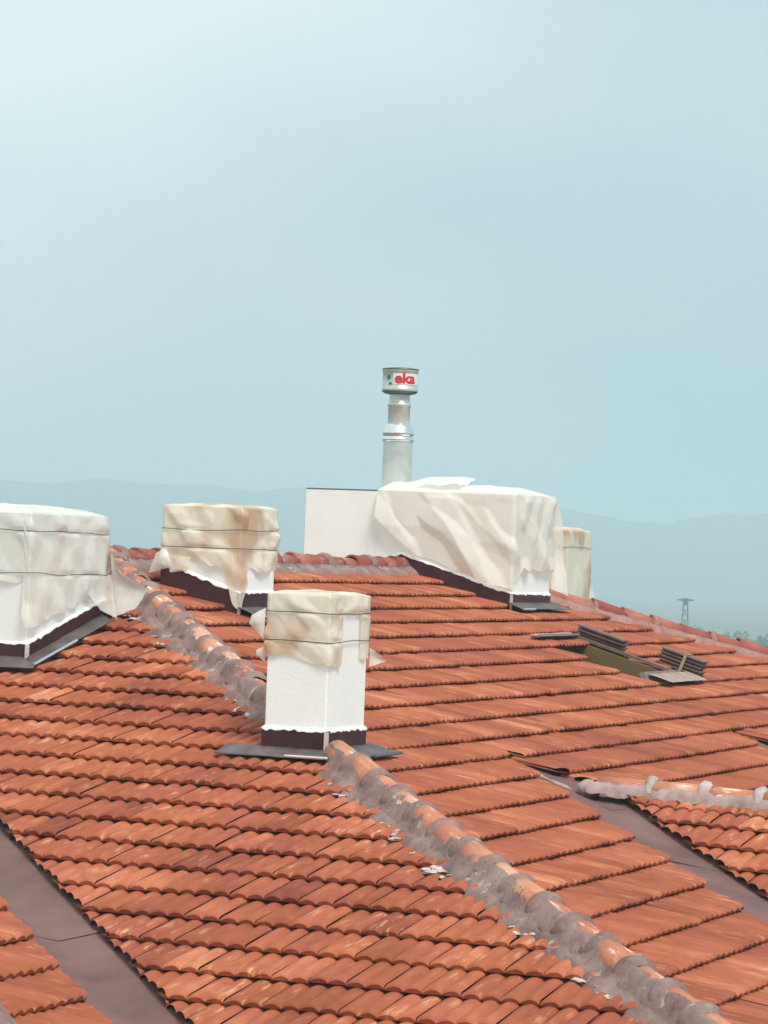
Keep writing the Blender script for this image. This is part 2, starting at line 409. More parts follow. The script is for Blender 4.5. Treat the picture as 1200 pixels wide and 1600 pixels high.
# --- slope B (faces -Y); rows along X
def wing_planes(x, y):
    out = []
    for sh in (0, WING2):
        xr = XR + sh
        if y > -3.75: continue
        if abs(x-xr) > 3.6 and y > -4.6: continue
        if x < xr + .25 and x > xr - 6: out.append(('L', sh))
        elif x >= xr + .25 and x < xr + 5: out.append(('R', sh))
    return out
CURV[0] = T_VB
for k in range(0, 34):
    for part in (0, 1):
        Lq = (k+.294)*E0 + R.gauss(0, .003) - (.028 if part else 0)
        s = arc_to_s(Lq, TB, CB); y = -s; z = hB(s)
        down = Vector((0, -1, -slopeB(s-.15)))
        x0 = -hipx(s)-.3; x1 = LR + s*1.0 + .3
        for j in range(int(x0/TW)-1, int(x1/TW)+2):
            x = (j + (.5 if k % 2 else 0))*TW + .02 + R.gauss(0, .002)
            left = (s > 3.7 and x < -1.53)
            if left != bool(part): continue
            pls = [hip_plane('B', y), pl2(LR, 0, 1, 1), pl2(0, -.02, 0, 1)]
            lift = 0
            skip = False
            if s > 3.5:
                for sh in (0, WING2):
                    xr = XR+sh
                    if x < xr + .25 and x > xr - 4.9:
                        if s < 4.45 and x > -1.53+sh:
                            lift = .035
                            pls.append(pl2(-1.45+sh, -4.33, .25, -1))
                        else:
                            pls.append(pl2(-1.77+sh, -3.98, .72, -.62) if False else pl2(0+sh, V_C+.44, 1, -1))
                    elif x >= xr+.25 and x < xr + (WING2-4.9 if sh == 0 else 6) + .3 and sh == 0:
                        pls.append(pl2(2*XR, V_C+.5, -1, -1))
                    elif sh > 0 and x >= xr+.25:
                        pls.append(pl2(2*XR+2*sh-sh, V_C+.5, -1, -1))
            # roof hatch opening
            if 4.56 < x < 5.64 and -2.97 < y+.17 < -1.88: continue
            m = frame(Vector((1, 0, 0)), down, Vector((x, y, z+lift)))
            add_tile(m, pls)
# --- back slope and the far end slope (not seen from the front, kept whole)
for k in range(0, 8):
    s = arc_to_s((k+.3)*E0, TB, 0)
    for j in range(-2, int((LR+s)/TW)+1):
        x = j*TW + (.1 if k % 2 else 0)
        add_tile(frame(Vector((1, 0, 0)), Vector((0, 1, -TB)), Vector((x, s, -TB*s))), [pl2(LR, 0, 1, -1), pl2(0, 0, -1, -.95), pl2(0, .02, 0, -1)], False)
    for j in range(int(-s/TW)-1, int(s/TW)+2):
        y = j*TW + (.1 if k % 2 else 0)
        add_tile(frame(Vector((0, 1, 0)), Vector((1, 0, -TB)), Vector((LR+s, y, -TB*s))), [pl2(LR, 0, -1, -1), pl2(LR, 0, -1, 1), pl2(LR+.02, 0, -1, 0)], False)
# --- left wing slope D (faces -Y)
CURV[0] = T_VA
DRIDGE = -1.0
for k in range(0, 14):
    y = -3.48 + (7-k)*.329 + R.gauss(0, .004)
    if y > DRIDGE-.1 or y < -6: continue
    s = V_AD-y; z = hA(s)
    for j in range(-62, -18):
        x = (j + (.5 if k % 2 else 0))*TW + R.gauss(0, .002)
        add_tile(frame(Vector((1, 0, 0)), Vector((0, -1, -slopeA(s-.15))), Vector((x, y, z))), [pl2(0, V_AD+.27, 1, -1), pl2(0, 4.86, -1, 1)], True)
# --- wings C (ridge along -Y), left and right faces
for sh in (0, WING2):
    for side in (-1, 1):
        for k in range(0, 8):
            d = .10 + k*.327 + (R.gauss(0, .004))
            if side < 0: d = .44 + (k-1)*.335 if k else .21
            x = XR + side*d
            s = -V_C - XR + d
            for j in range(-46, -20):
                y = (j + (.5 if k % 2 else 0))*TW + .05
                if y > -4.3: continue
                z = hB(s) + KC*(y+4.5)
                pls = ([pl2(sh, V_C-.20, -1, 1)] if side < 0 else [pl2(2*XR+sh, V_C-.2, 1, 1)]) + [pl2(XR+sh+side*.02, 0, -side, 0)]
                add_tile(frame(Vector((0, 1, KC)), Vector((side, 0, -slopeB(s-.15))), Vector((x+sh, y, z))), pls, side < 0)
# ------------------------------------------------------------------ the house
house = empty('house', (0, -3, -12), 'house with long hipped roof of ribbed orange clay tiles, mortared hips and metal valleys', 'house')
def clip_tile(t):
    bm = bmesh.new(); vs = [bm.verts.new(t.m @ q) for q in t.V]
    for k, f in enumerate(T_F):
        try: bm.faces.new([vs[i] for i in f]).smooth = k < 4*(T_N-1)
        except ValueError: pass
    for (pt, n) in t.cut:
        bmesh.ops.bisect_plane(bm, geom=bm.verts[:]+bm.edges[:]+bm.faces[:], plane_co=pt, plane_no=n, clear_outer=True)
    bm.verts.index_update()
    V = [q.co.copy() for q in bm.verts]; F = [[q.index for q in f.verts] for f in bm.faces]; SM = [f.smooth for f in bm.faces]
    bm.free(); return V, F, SM
order = sorted([t for t in tiles if t.in_view], key=lambda t: -t.size)
single = set(id(t) for t in order[:300])
SV, SF, ST, SC = [], [], [], []
SMOOTH = []
for_smooth = [i < 4*(T_N-1) for i in range(len(T_F))]
for t in tiles:
    if id(t) in single:
        if t.cut:
            V_, F_, SM_ = clip_tile(t)
            if not F_: continue
            org = t.m.translation
            o = mesh_obj('roof_tile', [q-org for q in V_], F_, TILE, None, tcs=[t.m.inverted() @ q for q in V_])
            o.location = org
            for p_ in o.data.polygons: p_.use_smooth = SM_[p_.index]
        else:
            o = bpy.data.objects.new('roof_tile', TILE_ME[id(t.V)]); link(o); o.matrix_world = t.m
        o.parent = house; o.matrix_parent_inverse = Matrix.Translation(-house.location)
        o['tint'] = t.tint
    else:
        V_, F_, SM_ = clip_tile(t) if t.cut else ([t.m @ q for q in t.V], T_F, for_smooth)
        k = len(SV); SV += V_; SF += [[i+k for i in f] for f in F_]; ST += [t.tint]*len(F_); inv = t.m.inverted(); SC += [inv @ q for q in V_] if t.cut else t.V; SMOOTH += SM_
ro = mesh_obj('roof_tiles', SV, SF, TILE, house, tints=ST, tcs=SC); ro['kind'] = 'stuff'; ro.data.polygons.foreach_set('use_smooth', SMOOTH)
# deck under the tiles
def sheet(xs, ys, fn, mb, keep=None):
    k = len(mb.v); nx, ny = len(xs), len(ys)
    mb.v += [Vector((x, y, fn(x, y))) for x in xs for y in ys]
    for i in range(nx-1):
        for j in range(ny-1):
            if keep and not keep((xs[i]+xs[i+1])/2, (ys[j]+ys[j+1])/2): continue
            mb.f.append((k+i*ny+j, k+(i+1)*ny+j, k+(i+1)*ny+j+1, k+i*ny+j+1))
EAVE_X, EAVE_Y = -9.6, -10.6
def main_roof(x, y):
    c = [zA(x), zB(y)]
    if y > 0: c.append(-TB*y)
    if x > LR: c.append(-TB*(x-LR))
    return min(c)
def hatch_hole(x, y): return 4.58 < x < 5.6 and -2.9 < y < -1.95
mb = MB()
fr_ = lambda a, b, n: [a+(b-a)*i/n for i in range(n+1)]
sheet(fr_(EAVE_X, 12.0, 216), fr_(EAVE_Y, 3.4, 140), lambda x, y: main_roof(x, y)-.015, mb, lambda x, y: not hatch_hole(x, y))
mb.build('roof_deck', DECK, house)
mb = MB()
sheet(fr_(-12.5, -4.3, 82), fr_(-6.2, DRIDGE, 52), lambda x, y: zD(y)-.015, mb, lambda x, y: zD(y)-.02 > zA(x) and y-x < 4.9)
for sh in (0, WING2):
    sheet(fr_(XR-3+sh, XR+3+sh, 60), fr_(-9.6, -4.2, 54), lambda x, y: zC(x, y, sh)-.02, mb, lambda x, y: zC(x, y, sh)-.02 > main_roof(x, y))
mb.build('wing_deck', DECK, house)
mb = MB()
WZ = -13
for (x0, x1, y0, y1, zt) in ((EAVE_X+.5, 11.4, EAVE_Y+.5, 2.9, -3.35),):
    mb.box(((x0+x1)/2, (y0+y1)/2, (WZ+zt)/2), (x1-x0, y1-y0, zt-WZ))
mb.box((-10.5, -2.4, (WZ-2.9)/2), (4.0, 3.0, -2.9-WZ))
mb.build('wall', WALL, house)
# metal valley gutters
def valley(path, nrm, width, zfun, name='valley_gutter'):
    """path: plan points down the valley; nrm: plan unit across it"""
    mb = MB(); n = 9
    for (px, py, wl, wr) in path:
        for i in range(n):
            t = -1 + 2*i/(n-1); w = (wl if t < 0 else wr)*t
            x, y = px + nrm[0]*w, py + nrm[1]*w
            mb.v.append(Vector((x, y, zfun(x, y) + .012 + .003*math.sin(px*9+i))))
    for a in range(len(path)-1):
        for i in range(n-1): mb.f.append((a*n+i, a*n+i+1, (a+1)*n+i+1, (a+1)*n+i))
    return mb.build(name, VALLEY, house, True)
q2 = math.sqrt(.5)
valley([(-4.4-d, -4.4-d+V_AD, .42, .42) for d in [i*.1 for i in range(60)]], (q2, -q2), .4, lambda x, y: max(main_roof(x, y), zD(y)))
for sh in (0, WING2):
    valley([(-1.35+sh-d, -1.35-d+V_C, min(.42, .16+d*.4), min(.40, .2+d*.4)) for d in [-.25+i*.1 for i in range(56)]], (-q2, q2), .4, lambda x, y, sh=sh: max(main_roof(x, y) if y > -20 else -9, zC(x, y, sh) if y < -4.3 else -9))
    valley([(2*XR+1.8+sh+d, -4.55-d, .40, .40) for d in [i*.1 for i in range(50)]], (q2, q2), .4, lambda x, y, sh=sh: max(main_roof(x, y), zC(x, y, sh)))
# lapped joints across the gutters and mortar smears at the top of the right one
def lap(x, y, dirx, diry, w, zf):
    mb = MB(); n = 12
    for i in range(n+1):
        t = -1+2*i/n; px, py = x+dirx*w*t, y+diry*w*t
        for (d, h) in ((0.0, .016), (-.02, .026), (-.05, .022)):
            mb.v.append(Vector((px-d*q2*1, py-d*q2, zf(px, py)+h)))
    for i in range(n):
        for j in range(2): mb.f.append((i*3+j, i*3+j+1, i*3+j+4, i*3+j+3))
    mb.build('lapped_joint', VALLEY, house, True)
zAD = lambda x, y: max(main_roof(x, y), zD(y)); zVC = lambda x, y: max(main_roof(x, y), zC(x, y) if y < -4.3 else -9)
lap(-7.05, -7.05+V_AD, q2, -q2, .30, zAD); lap(-2.95, -2.95+V_C, -q2, q2, .30, zVC)
# ------------------------------------------------------------------ ridge and hip caps
def cap_mesh(r1=.105, r2=.085, length=.38, thick=.016, n=9):
    vs, fs = [], []
    for (rr, y) in ((r2, -length), (r1, 0)):
        for t in (0, thick):
            for i in range(n):
                a = rad(-8) + rad(196)*i/(n-1)
                vs.append(Vector(((rr-t)*math.cos(a), y, (rr-t)*math.sin(a)*1.02)))
    for i in range(n-1):
        fs.append((i, 2*n+i, 2*n+i+1, i+1))
        fs.append((2*n+i, 3*n+i, 3*n+i+1, 2*n+i+1))
        fs.append((i, i+1, n+i+1, n+i))
    return vs, fs
cv, cf = cap_mesh(.098, .080)
def cap_me(name, mat):
    me = bpy.data.meshes.new(name); me.from_pydata([tuple(q) for q in cv], [], cf); me.update(); me.materials.append(mat)
    a = me.attributes.new('tc', 'FLOAT_VECTOR', 'POINT'); a.data.foreach_set('vector', [c for q in cv for c in q])
    for i, pl in enumerate(me.polygons): pl.use_smooth = (i % 3 == 0)
    return me
CAP_ME, CAPR_ME = cap_me('hip_cap', CAPM), cap_me('ridge_cap', CAPR)
def lay_caps(pts, me, name, lift, spacing=.33, start=0.0, end=1e9, tilt=.05, gap=None):
    """pts runs from the top down; caps overlap like the tiles"""
    L_, acc = [0.0], 0
    for a, b in zip(pts, pts[1:]): acc += (b-a).length; L_.append(acc)
    def at(d):
        d = min(max(d, 0), acc-1e-6)
        for i in range(len(pts)-1):
            if L_[i+1] >= d: 
                t = (d-L_[i])/(L_[i+1]-L_[i]); return pts[i].lerp(pts[i+1], t), (pts[i+1]-pts[i]).normalized()
    pos = []
    d = start + spacing
    while d < min(acc, end):
        p_, dr = at(d); x_ = dr.cross(Z).normalized(); y_ = dr; z_ = x_.cross(y_)
        if z_.z < 0: x_ = -x_; z_ = -z_
        m = Matrix((x_, y_, z_)).transposed().to_4x4()
        m = m @ Matrix.Rotation(R.gauss(0, .03), 4, 'Z') @ Matrix.Rotation(tilt*-1+R.gauss(0, .012), 4, 'X') @ Matrix.Rotation(R.gauss(0, .04), 4, 'Y')
        m.translation = p_ + Z*(lift + R.gauss(0, .006))
        if gap and gap[0] < d < gap[1]:
            d += spacing; continue
        o = bpy.data.objects.new(name, me); link(o); o.matrix_world = m
        o.parent = house; o.matrix_parent_inverse = Matrix.Translation(-house.location)
        o['tint'] = min(max(R.gauss(.5, .22), 0), 1)
        pos.append((p_ + Z*lift, dr, d)); d += spacing*R.uniform(.97, 1.03)
    return pos, at, acc
def collar(pos, dr, r, width, a0, a1, mat, seed, name='mortar_collar', thick=.02):
    x_ = dr.cross(Z).normalized(); z_ = x_.cross(dr)
    if z_.z < 0: x_ = -x_; z_ = -z_
    mb = MB(); n, w = 15, 5
    for j in range(w):
        t = j/(w-1); bulge = math.sin(math.pi*t)**.6
        for i in range(n):
            a = rad(a0) + rad(a1-a0)*i/(n-1)
            e = .013*nz1((seed*3.1+i*.45, j*.5, seed)) + .008*nz1((seed+i*1.3, j*1.1, 4))
            rr = r - .012 + (thick+.012)*bulge + e
            off = width*(t-.5) + .022*nz1((seed*1.7, i*.5, 2.2))
            mb.v.append(pos + (x_*math.cos(a) + z_*math.sin(a))*rr + dr*off)
    for j in range(w-1):
        for i in range(n-1): mb.f.append((j*n+i, (j+1)*n+i, (j+1)*n+i+1, j*n+i+1))
    return mb.build(name, mat, house, True)
# lower right cap "x_" of hip 1: x_ = dr x Z. dr runs (-,-,-): x_ points (-y... ) resolved by angle choice below
def bed(pts_at, d0, d1, prof, mat, seed, name='mortar_bed', step=.02, zroof=None, amp=.012, taper=0):
    """prof: list of (offset across, height above roof, edge noise) ; + is towards slope B side"""
    mb = MB(); m = len(prof); rows = 0
    d = d0
    while d <= d1:
        p_, dr = pts_at(d); h = Vector((dr.x, dr.y, 0)).normalized(); c = Vector((-h.y, h.x, 0))   # left of travel
        for i, (o_, hz_, en) in enumerate(prof):
            e = en*(nz1((d*5.5, seed, i*.05))*1.0 + .7*nz1((d*17, seed+5, i*.1)) + .45*nz1((d*41, seed+9, 0)))
            kt = 1 if not taper else math.sqrt(min(1, max(.02, min(d-d0, d1-d)/taper)))
            q = p_ + c*((o_ + (e if o_ > 0 else -e))*(kt if abs(o_) > .07 else 1))
            zr = zroof(q.x, q.y)
            nn = amp*(nz1((q.x*9, q.y*9, seed)) + .6*nz1((q.x*23, q.y*23, seed)) + .45*nz1((q.x*52, q.y*52, seed)))
            mb.v.append(Vector((q.x, q.y, zr + hz_ + (nn if hz_ > .02 else nn*.6))))
        rows += 1; d += step
    for a in range(rows-1):
        for i in range(m-1): mb.f.append((a*m+i, (a+1)*m+i, (a+1)*m+i+1, a*m+i+1))
    return mb.build(name, mat, house, True)
GAP = (4.95, 6.08)
# hip 1: from the ridge end down past the frame
pos1, at1, acc1 = lay_caps(hip_pts, CAP_ME, 'hip_cap', .082, .335, .05, 12.3, gap=GAP)
SIDE = None
for i, (q, dr, d) in enumerate(pos1):
    collar(q + Z*.004, dr, .099, R.uniform(.09, .135), -28, 200, MORT, i*1.37+2, thick=.016)
# c = left of travel; travelling (-,-) left is (+,-) -> slope B is on the left (+)
roofz = main_roof
for (d0, d1, sd_) in ((.05, 4.9, 0), (5.74, 12.4, 3)):
    bed(at1, d0, d1, [(-.13, .085, .0), (-.10, .118, .01), (-.078, .145, .012), (-.060, .162, .018), (-.042, .168, .026), (-.028, .160, .026), (-.01, .10, .0)], MORT, 15.1+sd_, zroof=lambda x, y: zA(x), step=.014, taper=.2)
    bed(at1, d0, d1, [(-.20, .035, .045), (-.175, .075, .035), (-.145, .085, .015), (-.12, .092, .012), (-.09, .115, .01), (-.068, .138, .016), (-.05, .152, .024), (-.035, .150, .024), (-.01, .10, .0)], MORT, 3.3+sd_, zroof=lambda x, y: zA(x), step=.014, taper=.22)
    bed(at1, d0, d1, [(.065, .13, .0), (.084, .14, .010), (.098, .11, .012), (.115, .08, .016), (.13, .03, .016)], MORT, 8.1+sd_, zroof=lambda x, y: zB(y), step=.014, taper=.12)
# ragged white mortar crumbs along the lower edge of the bed
def crumbs(at_, d0, d1, n, off, mat, seed, name='mortar_crumbs', zroof=None, size=(.006, .028)):
    rr_ = random.Random(seed); mb = MB()
    for _ in range(n):
        c0 = rr_.choice([.6, 1.9, 2.7, 4.5, 5.1, 6.3, 7.2, 7.9, 9.0, 9.8]) + rr_.gauss(0, .10)
        d = c0 if d0 < c0 < d1 else rr_.uniform(d0, d1)
        p_, dr = at_(d); h = Vector((dr.x, dr.y, 0)).normalized(); c = Vector((-h.y, h.x, 0))
        q = p_ + c*(off + rr_.gauss(0, .028)) 
        s_ = rr_.uniform(*size); q.z = zroof(q.x, q.y) + .056 + s_*.2
        b = bmesh.new(); bmesh.ops.create_icosphere(b, subdivisions=2, radius=s_)
        sx_, sy_, o3 = rr_.uniform(.7, 2.2), rr_.uniform(.7, 1.6), rr_.uniform(0, 50)
        mb.add([q + Vector((w.co.x*sx_, w.co.y*sy_, w.co.z*.35))*(1+.9*nz1((w.co.x*55+o3, w.co.y*55, w.co.z*55))) for w in b.verts], [[w.index for w in f.verts] for f in b.faces]); b.free()
    o = mb.build(name, mat, house, True); o['kind'] = 'stuff'; return o
crumbs(at1, .3, 11.5, 150, -.195, MORTW, 5, zroof=roofz)
# the back hip on the left, mirrored, mostly out of frame
hip2 = [Vector((-s, s*.95, hA(s))) for s in [i*.3 for i in range(12)]]
lay_caps(hip2, CAPR_ME, 'hip_cap', .085)
# ridge
ridge_pts = [Vector((x, 0, 0)) for x in fr_(-.05, LR, 40)]
posr, atr, accr = lay_caps(ridge_pts, CAPR_ME, 'ridge_cap', .045, .33, -.33, tilt=.09)
bed(atr, 0, accr-.01, [(-.22, .03, .03), (-.17, .075, .03), (-.10, .10, .02), (-.085, .06, 0)], MORT, 1.2, zroof=lambda x, y: main_roof(x, y))
for i, (q, dr, d) in enumerate(posr):
    if i % 3 == 1: collar(q, dr, .106, .09, -10, 190, MORT, i*2.1)
# far hip
fh = [Vector((LR+s, -s, hB(s))) for s in [i*.25 for i in range(20)]]
posf, atf, accf = lay_caps(fh, CAPR_ME, 'hip_cap', .06, .34, tilt=.10)
bed(atf, 0, accf-.05, [(-.20, .04, .08), (-.17, .075, .06), (-.12, .112, .02), (-.09, .10, .01)], MORTR, 6.4, zroof=main_roof)
for i, (q, dr, d) in enumerate(posf):
    if i % 2 == 0: collar(q, dr, .102, .07, -5, 185, MORTR, i*1.9+.4)
# wing ridges
for sh in (0, WING2):
    wr_ = [Vector((XR+sh, -4.62-t, hB(-V_C-XR)+KC*(-.12-t))) for t in fr_(0, 4.8, 24)]
    posw, atw, accw = lay_caps(wr_, CAP_ME, 'ridge_cap', .045, .36, 0.05)
    bed(atw, 0, accw-.02, [(-.15, .07, .03), (-.135, .10, .025), (-.115, .118, .015), (-.09, .128, .012), (-.06, .09, 0)], MORTP, 2.7+sh, zroof=lambda x, y, sh=sh: zC(x, y, sh), amp=.02)
    for i, (q, dr, d) in enumerate(posw):
        collar(q + Z*.004, dr, .106, R.uniform(.05, .09), 8, 205, MORTD, i*1.1+7+sh, thick=.020)
    lump = MB(); b = bmesh.new(); bmesh.ops.create_icosphere(b, subdivisions=3, radius=.085)
    lump.add([Vector((XR+sh-.03, -4.60, hB(-V_C-XR)+.04)) + Vector((w.co.x*1.5, w.co.y*.8, w.co.z*.8))*(1+.25*nz1(w.co*9)) for w in b.verts], [[w.index for w in f.verts] for f in b.faces]); b.free()
    lump.build('mortar_bed', MORTP, house, True)
def smear(cx, cy, ax, ay, ln, wd, seed, mat, zf):
    mb = MB(); nu, nv = 16, 6; a = Vector((ax, ay, 0)).normalized(); b = Vector((-a.y, a.x, 0))
    for i in range(nu+1):
        for j in range(nv+1):
            u, w = i/nu-.5, j/nv-.5
            k = math.sqrt(max(0, 1-(2*u)**2))*(.7+.8*nz1((u*5+seed, seed, 0)))
            q = Vector((cx, cy, 0)) + a*(u*ln) + b*(w*wd*k + .03*nz1((u*4, seed, 3)))
            mb.v.append(Vector((q.x, q.y, zf(q.x, q.y) + .014 + .03*max(0, (1-(2*w)**2))*k*(.6+.5*nz1((u*9, w*5, seed))))))
    for i in range(nu):
        for j in range(nv): mb.f.append((i*(nv+1)+j, (i+1)*(nv+1)+j, (i+1)*(nv+1)+j+1, i*(nv+1)+j+1))
    mb.build('mortar_smear', mat, house, True)
smear(-1.78, -4.26, -.3, -1, .5, .08, 1.0, MORTP, zVC); smear(-1.98, -4.30, -.6, -1, .34, .07, 2.3, CAPM, zVC); smear(-1.55, -4.5, -.2, -1, .16, .10, 4.1, MORTP, zVC)
# hip at the end of the left wing
dh = [Vector((-5.6-t, -5.6-t+4.86, zD(-5.6-t+4.86))) for t in fr_(0, 4.5, 20)]
posd, atd, accd = lay_caps(dh, CAP_ME, 'hip_cap', .075)
bed(atd, 0, accd-.02, [(-.3, .02, .03), (-.2, .06, .02), (-.1, .16, .02), (0, .20, .02), (.1, .15, .02), (.2, .06, .03), (.26, .02, .03)], MORT, 12.4, zroof=lambda x, y: zD(y))
# ------------------------------------------------------------------ chimneys
def chimney(label, x0, x1, y0, y1, ztop, fl=.13, roof=main_roof, zbase=None, lip=True, apron=None, corner=True):
    """x0: face towards the camera's left, y0: the face towards the camera's right; returns the Empty"""
    cx, cy = (x0+x1)/2, (y0+y1)/2
    zb = min(roof(x0, y0), roof(x0, y1), roof(x1, y0), roof(x1, y1)) - .15
    e = empty('chimney', (cx, cy, zb), label, 'chimney', 'white chimneys on the roof')
    bm = bmesh.new()
    nz_ = 10
    def ring(z, g): return [Vector((x0-g, y0-g, z)), Vector((x1+g, y0-g, z)), Vector((x1+g, y1+g, z)), Vector((x0-g, y1+g, z))]
    # shaft with slightly soft edges
    mb = MB()
    c_ = .006; ringp = []
    for (ax, ay, sx, sy) in ((x0, y0, 1, 1), (x1, y0, -1, 1), (x1, y1, -1, -1), (x0, y1, 1, -1)):
        a, b_ = (ax, ay+sy*c_), (ax+sx*c_, ay)
        ringp += ([a, b_] if (sx*sy > 0) else [b_, a])
    zs = [zb, ztop-.012, ztop]
    for i, z in enumerate(zs):
        g = 0 if i < 2 else -.012
        for (px, py) in ringp:
            mb.v.append(Vector((px - math.copysign(g, cx-px)*-1 if False else px, py, z)))
    n = 8
    for i in range(2): mb.f += [(i*n+k, i*n+(k+1) % n, (i+1)*n+(k+1) % n, (i+1)*n+k) for k in range(n)]
    mb.f.append(tuple(2*n+k for k in range(n)))
    mb.build('shaft', PLASTER, e)
    bm.free()
    # upstand flashing following the slope, with uneven top edge
    mb = MB(); g = .012
    per = []
    st = .03
    def run(ax, ay, bx, by):
        L_ = math.hypot(bx-ax, by-ay); k = max(2, int(L_/st))
        return [(ax+(bx-ax)*i/k, ay+(by-ay)*i/k) for i in range(k)]
    per = run(x0-g, y1+g, x0-g, y0-g) + run(x0-g, y0-g, x1+g, y0-g) + run(x1+g, y0-g, x1+g, y1+g) + run(x1+g, y1+g, x0-g, y1+g)
    m = len(per)
    for (px, py) in per:
        zr = roof(px, py)
        mb.v += [Vector((px, py, zr-.05)), Vector((px, py, zr+.065+fl + .004*nz1((px*9, py*9, 1))))]
    for i in range(m): mb.f.append((2*i, 2*((i+1) % m), 2*((i+1) % m)+1, 2*i+1))
    fl_o = mb.build('flashing', FLASH, e)
    # ragged white plaster lip over the flashing
    mb = MB()
    for i, (px, py) in enumerate(per):
        zr = roof(px, py); t = .004 + .009*nz1((px*6.3+3, py*6.3, cx)) + .012*nz1((px*24, py*24, cx)) + .012*nz1((px*61, py*61, cx))
        nx, ny = (px-cx), (py-cy); 
        ox = (-.005 if px < x0 else (.005 if px > x1 else 0)); oy = (-.005 if py < y0 else (.005 if py > y1 else 0))
        mb.v += [Vector((px-ox*3.2, py-oy*3.2, zr+.065+fl+.024+.01*nz1((px*15, py*15, 7)))), Vector((px+ox, py+oy, zr+.065+fl+.004)), Vector((px+ox*.8, py+oy*.8, zr+.065+fl-max(t, -.006)))]
    for i in range(m):
        j = (i+1) % m
        mb.f += [(3*i, 3*i+1, 3*j+1, 3*j), (3*i+1, 3*i+2, 3*j+2, 3*j+1)]
    mb.build('plaster_lip', PLASTER, e, True)
    if corner:
        mb = MB(); zr = roof(x0, y0)
        mb.box((x0-g-.004, y0-g-.004, zr+.05+fl/2-.02), (.022, .022, fl+.06))
        mb.build('corner_seam', SEAM, e)
    return e
_cr = random.Random(99)
CREASES = []
for _k in range(6):
    _d = Vector((_cr.gauss(0, 1), _cr.gauss(0, 1), _cr.gauss(0, .8))).normalized()
    CREASES.append((_d, _cr.uniform(1.3, 4.2), _cr.uniform(0, 5)))
def crumple(p, f=1.0, seed=0.0):
    """facets with sharp creases: folded triangle waves in several directions, gently warped"""
    w = Vector((nz1((p.x*2.3+seed, p.y*2.3, p.z*2.3)), nz1((p.x*2.3, p.y*2.3+seed+7, p.z*2.3)), nz1((p.x*2.3, p.y*2.3, p.z*2.3+seed+13))))*.035
    q = p + w; t = 0; a = 0
    for i, (d, fr, ph) in enumerate(CREASES):
        x = q.dot(d)*fr*f + ph + seed*1.37*(i+1)
        m = .5 + .5*nz1((p.x*1.7+i*9, p.y*1.7+seed, p.z*1.7))
        amp = (.25+.75*m)/(fr**.7); t += abs((x % 1.0)-.5)*2*amp; a += amp
    return t/a - .5
def quad_sheet(P, nu, nv, mat, name, parent, amp=.01, seed=0, freq=5, bow=0, thick=0):
    """bilinear sheet over four corners (a,b,c,d) with crumple noise along its normal"""
    a, b, c, d = (Vector(q) for q in P); n = ((b-a).cross(d-a)).normalized(); mb = MB()
    for i in range(nu+1):
        for j in range(nv+1):
            u, w = i/nu, j/nv
            q = a.lerp(b, u).lerp(d.lerp(c, u), w)
            q = q + n*(amp*(1.3*crumple(q*freq*.25, 1.0, seed) + .7*nz1((q.x*freq+seed, q.y*freq, q.z*freq))) + bow*math.sin(math.pi*u)*math.sin(math.pi*w))
            mb.v.append(q)
    for i in range(nu):
        for j in range(nv):
            mb.f.append((i*(nv+1)+j, (i+1)*(nv+1)+j, (i+1)*(nv+1)+j+1, i*(nv+1)+j+1))
    o = mb.build(name, mat, parent, True)
    if thick:
        md = o.modifiers.new('thick', 'SOLIDIFY'); md.thickness = thick
    return o
# --- chimney one: large, at the left edge, on the left slope
C1 = (-2.691, -1.58, -.864, .40, .355)
ch1 = chimney('broad white chimney cut by the left edge of the photo, wrapped in pale grey film', *C1, fl=.135)
# --- chimney two: right of it, just under the ridge
C2 = (-.028, .600, -1.188, -.550, .474)
ch2 = chimney('squat white chimney under the ridge wrapped in brown-stained film, dark stepped flashing below', *C2, fl=.15)
# --- chimney three: long stack across the ridge end, with the steel flue
C3 = (6.134, 7.20, -1.091, 1.015, .765)
ch3 = chimney('long white chimney stack across the ridge carrying the steel flue pipe', *C3, fl=.12)
# --- chimney four: standing on the hip in front
C4 = (-4.134, -3.535, -3.700, -3.300, -.095)
ch4 = chimney('tall bare white chimney standing alone on the mortared hip in front', *C4, fl=.145)
# --- chimney five: small, behind the long stack
C5 = (10.55, 11.28, -.10, .50, .49)
zb5 = lambda x, y: min(main_roof(x, y), -.25)
ch5 = chimney('small white chimney half hidden behind the right end of the long stack', *C5, fl=.10, roof=main_roof)
# aprons on the downhill sides
def apron(P, parent, fold=.02):
    return quad_sheet(P, 10, 6, APRON, 'apron', parent, amp=.008, seed=P[0][0], freq=7, thick=.004)
zr = lambda x, y, h: (x, y, main_roof(x, y)+h)
# chimney 4: left apron lies over the tiles of the left slope, right one over the right slope
apron([zr(-4.152, -3.736, .11), zr(-4.152, -3.076, .11), zr(-4.302, -3.046, .10), zr(-4.302, -3.796, .097)], ch4)
apron([zr(-4.152, -3.706, .11), zr(-3.422, -3.706, .11), zr(-3.302, -3.856, .10), zr(-4.172, -3.866, .10)], ch4)
apron([zr(-2.711, -0.882, .115), zr(-1.641, -0.882, .115), zr(-1.721, -1.002, .095), zr(-2.821, -0.992, .095)], ch1)
apron([zr(-2.701, -0.932, .115), zr(-2.701, 0.468, .115), zr(-2.901, 0.468, .10), zr(-2.881, -1.032, .10)], ch1)
apron([zr(-0.073, -1.202, .11), zr(0.677, -1.202, .11), zr(0.727, -1.372, .10), zr(-0.093, -1.372, .10)], ch2)
apron([zr(6.049, -1.104, .11), zr(7.299, -1.104, .11), zr(7.399, -1.264, .10), zr(6.029, -1.254, .10)], ch3)
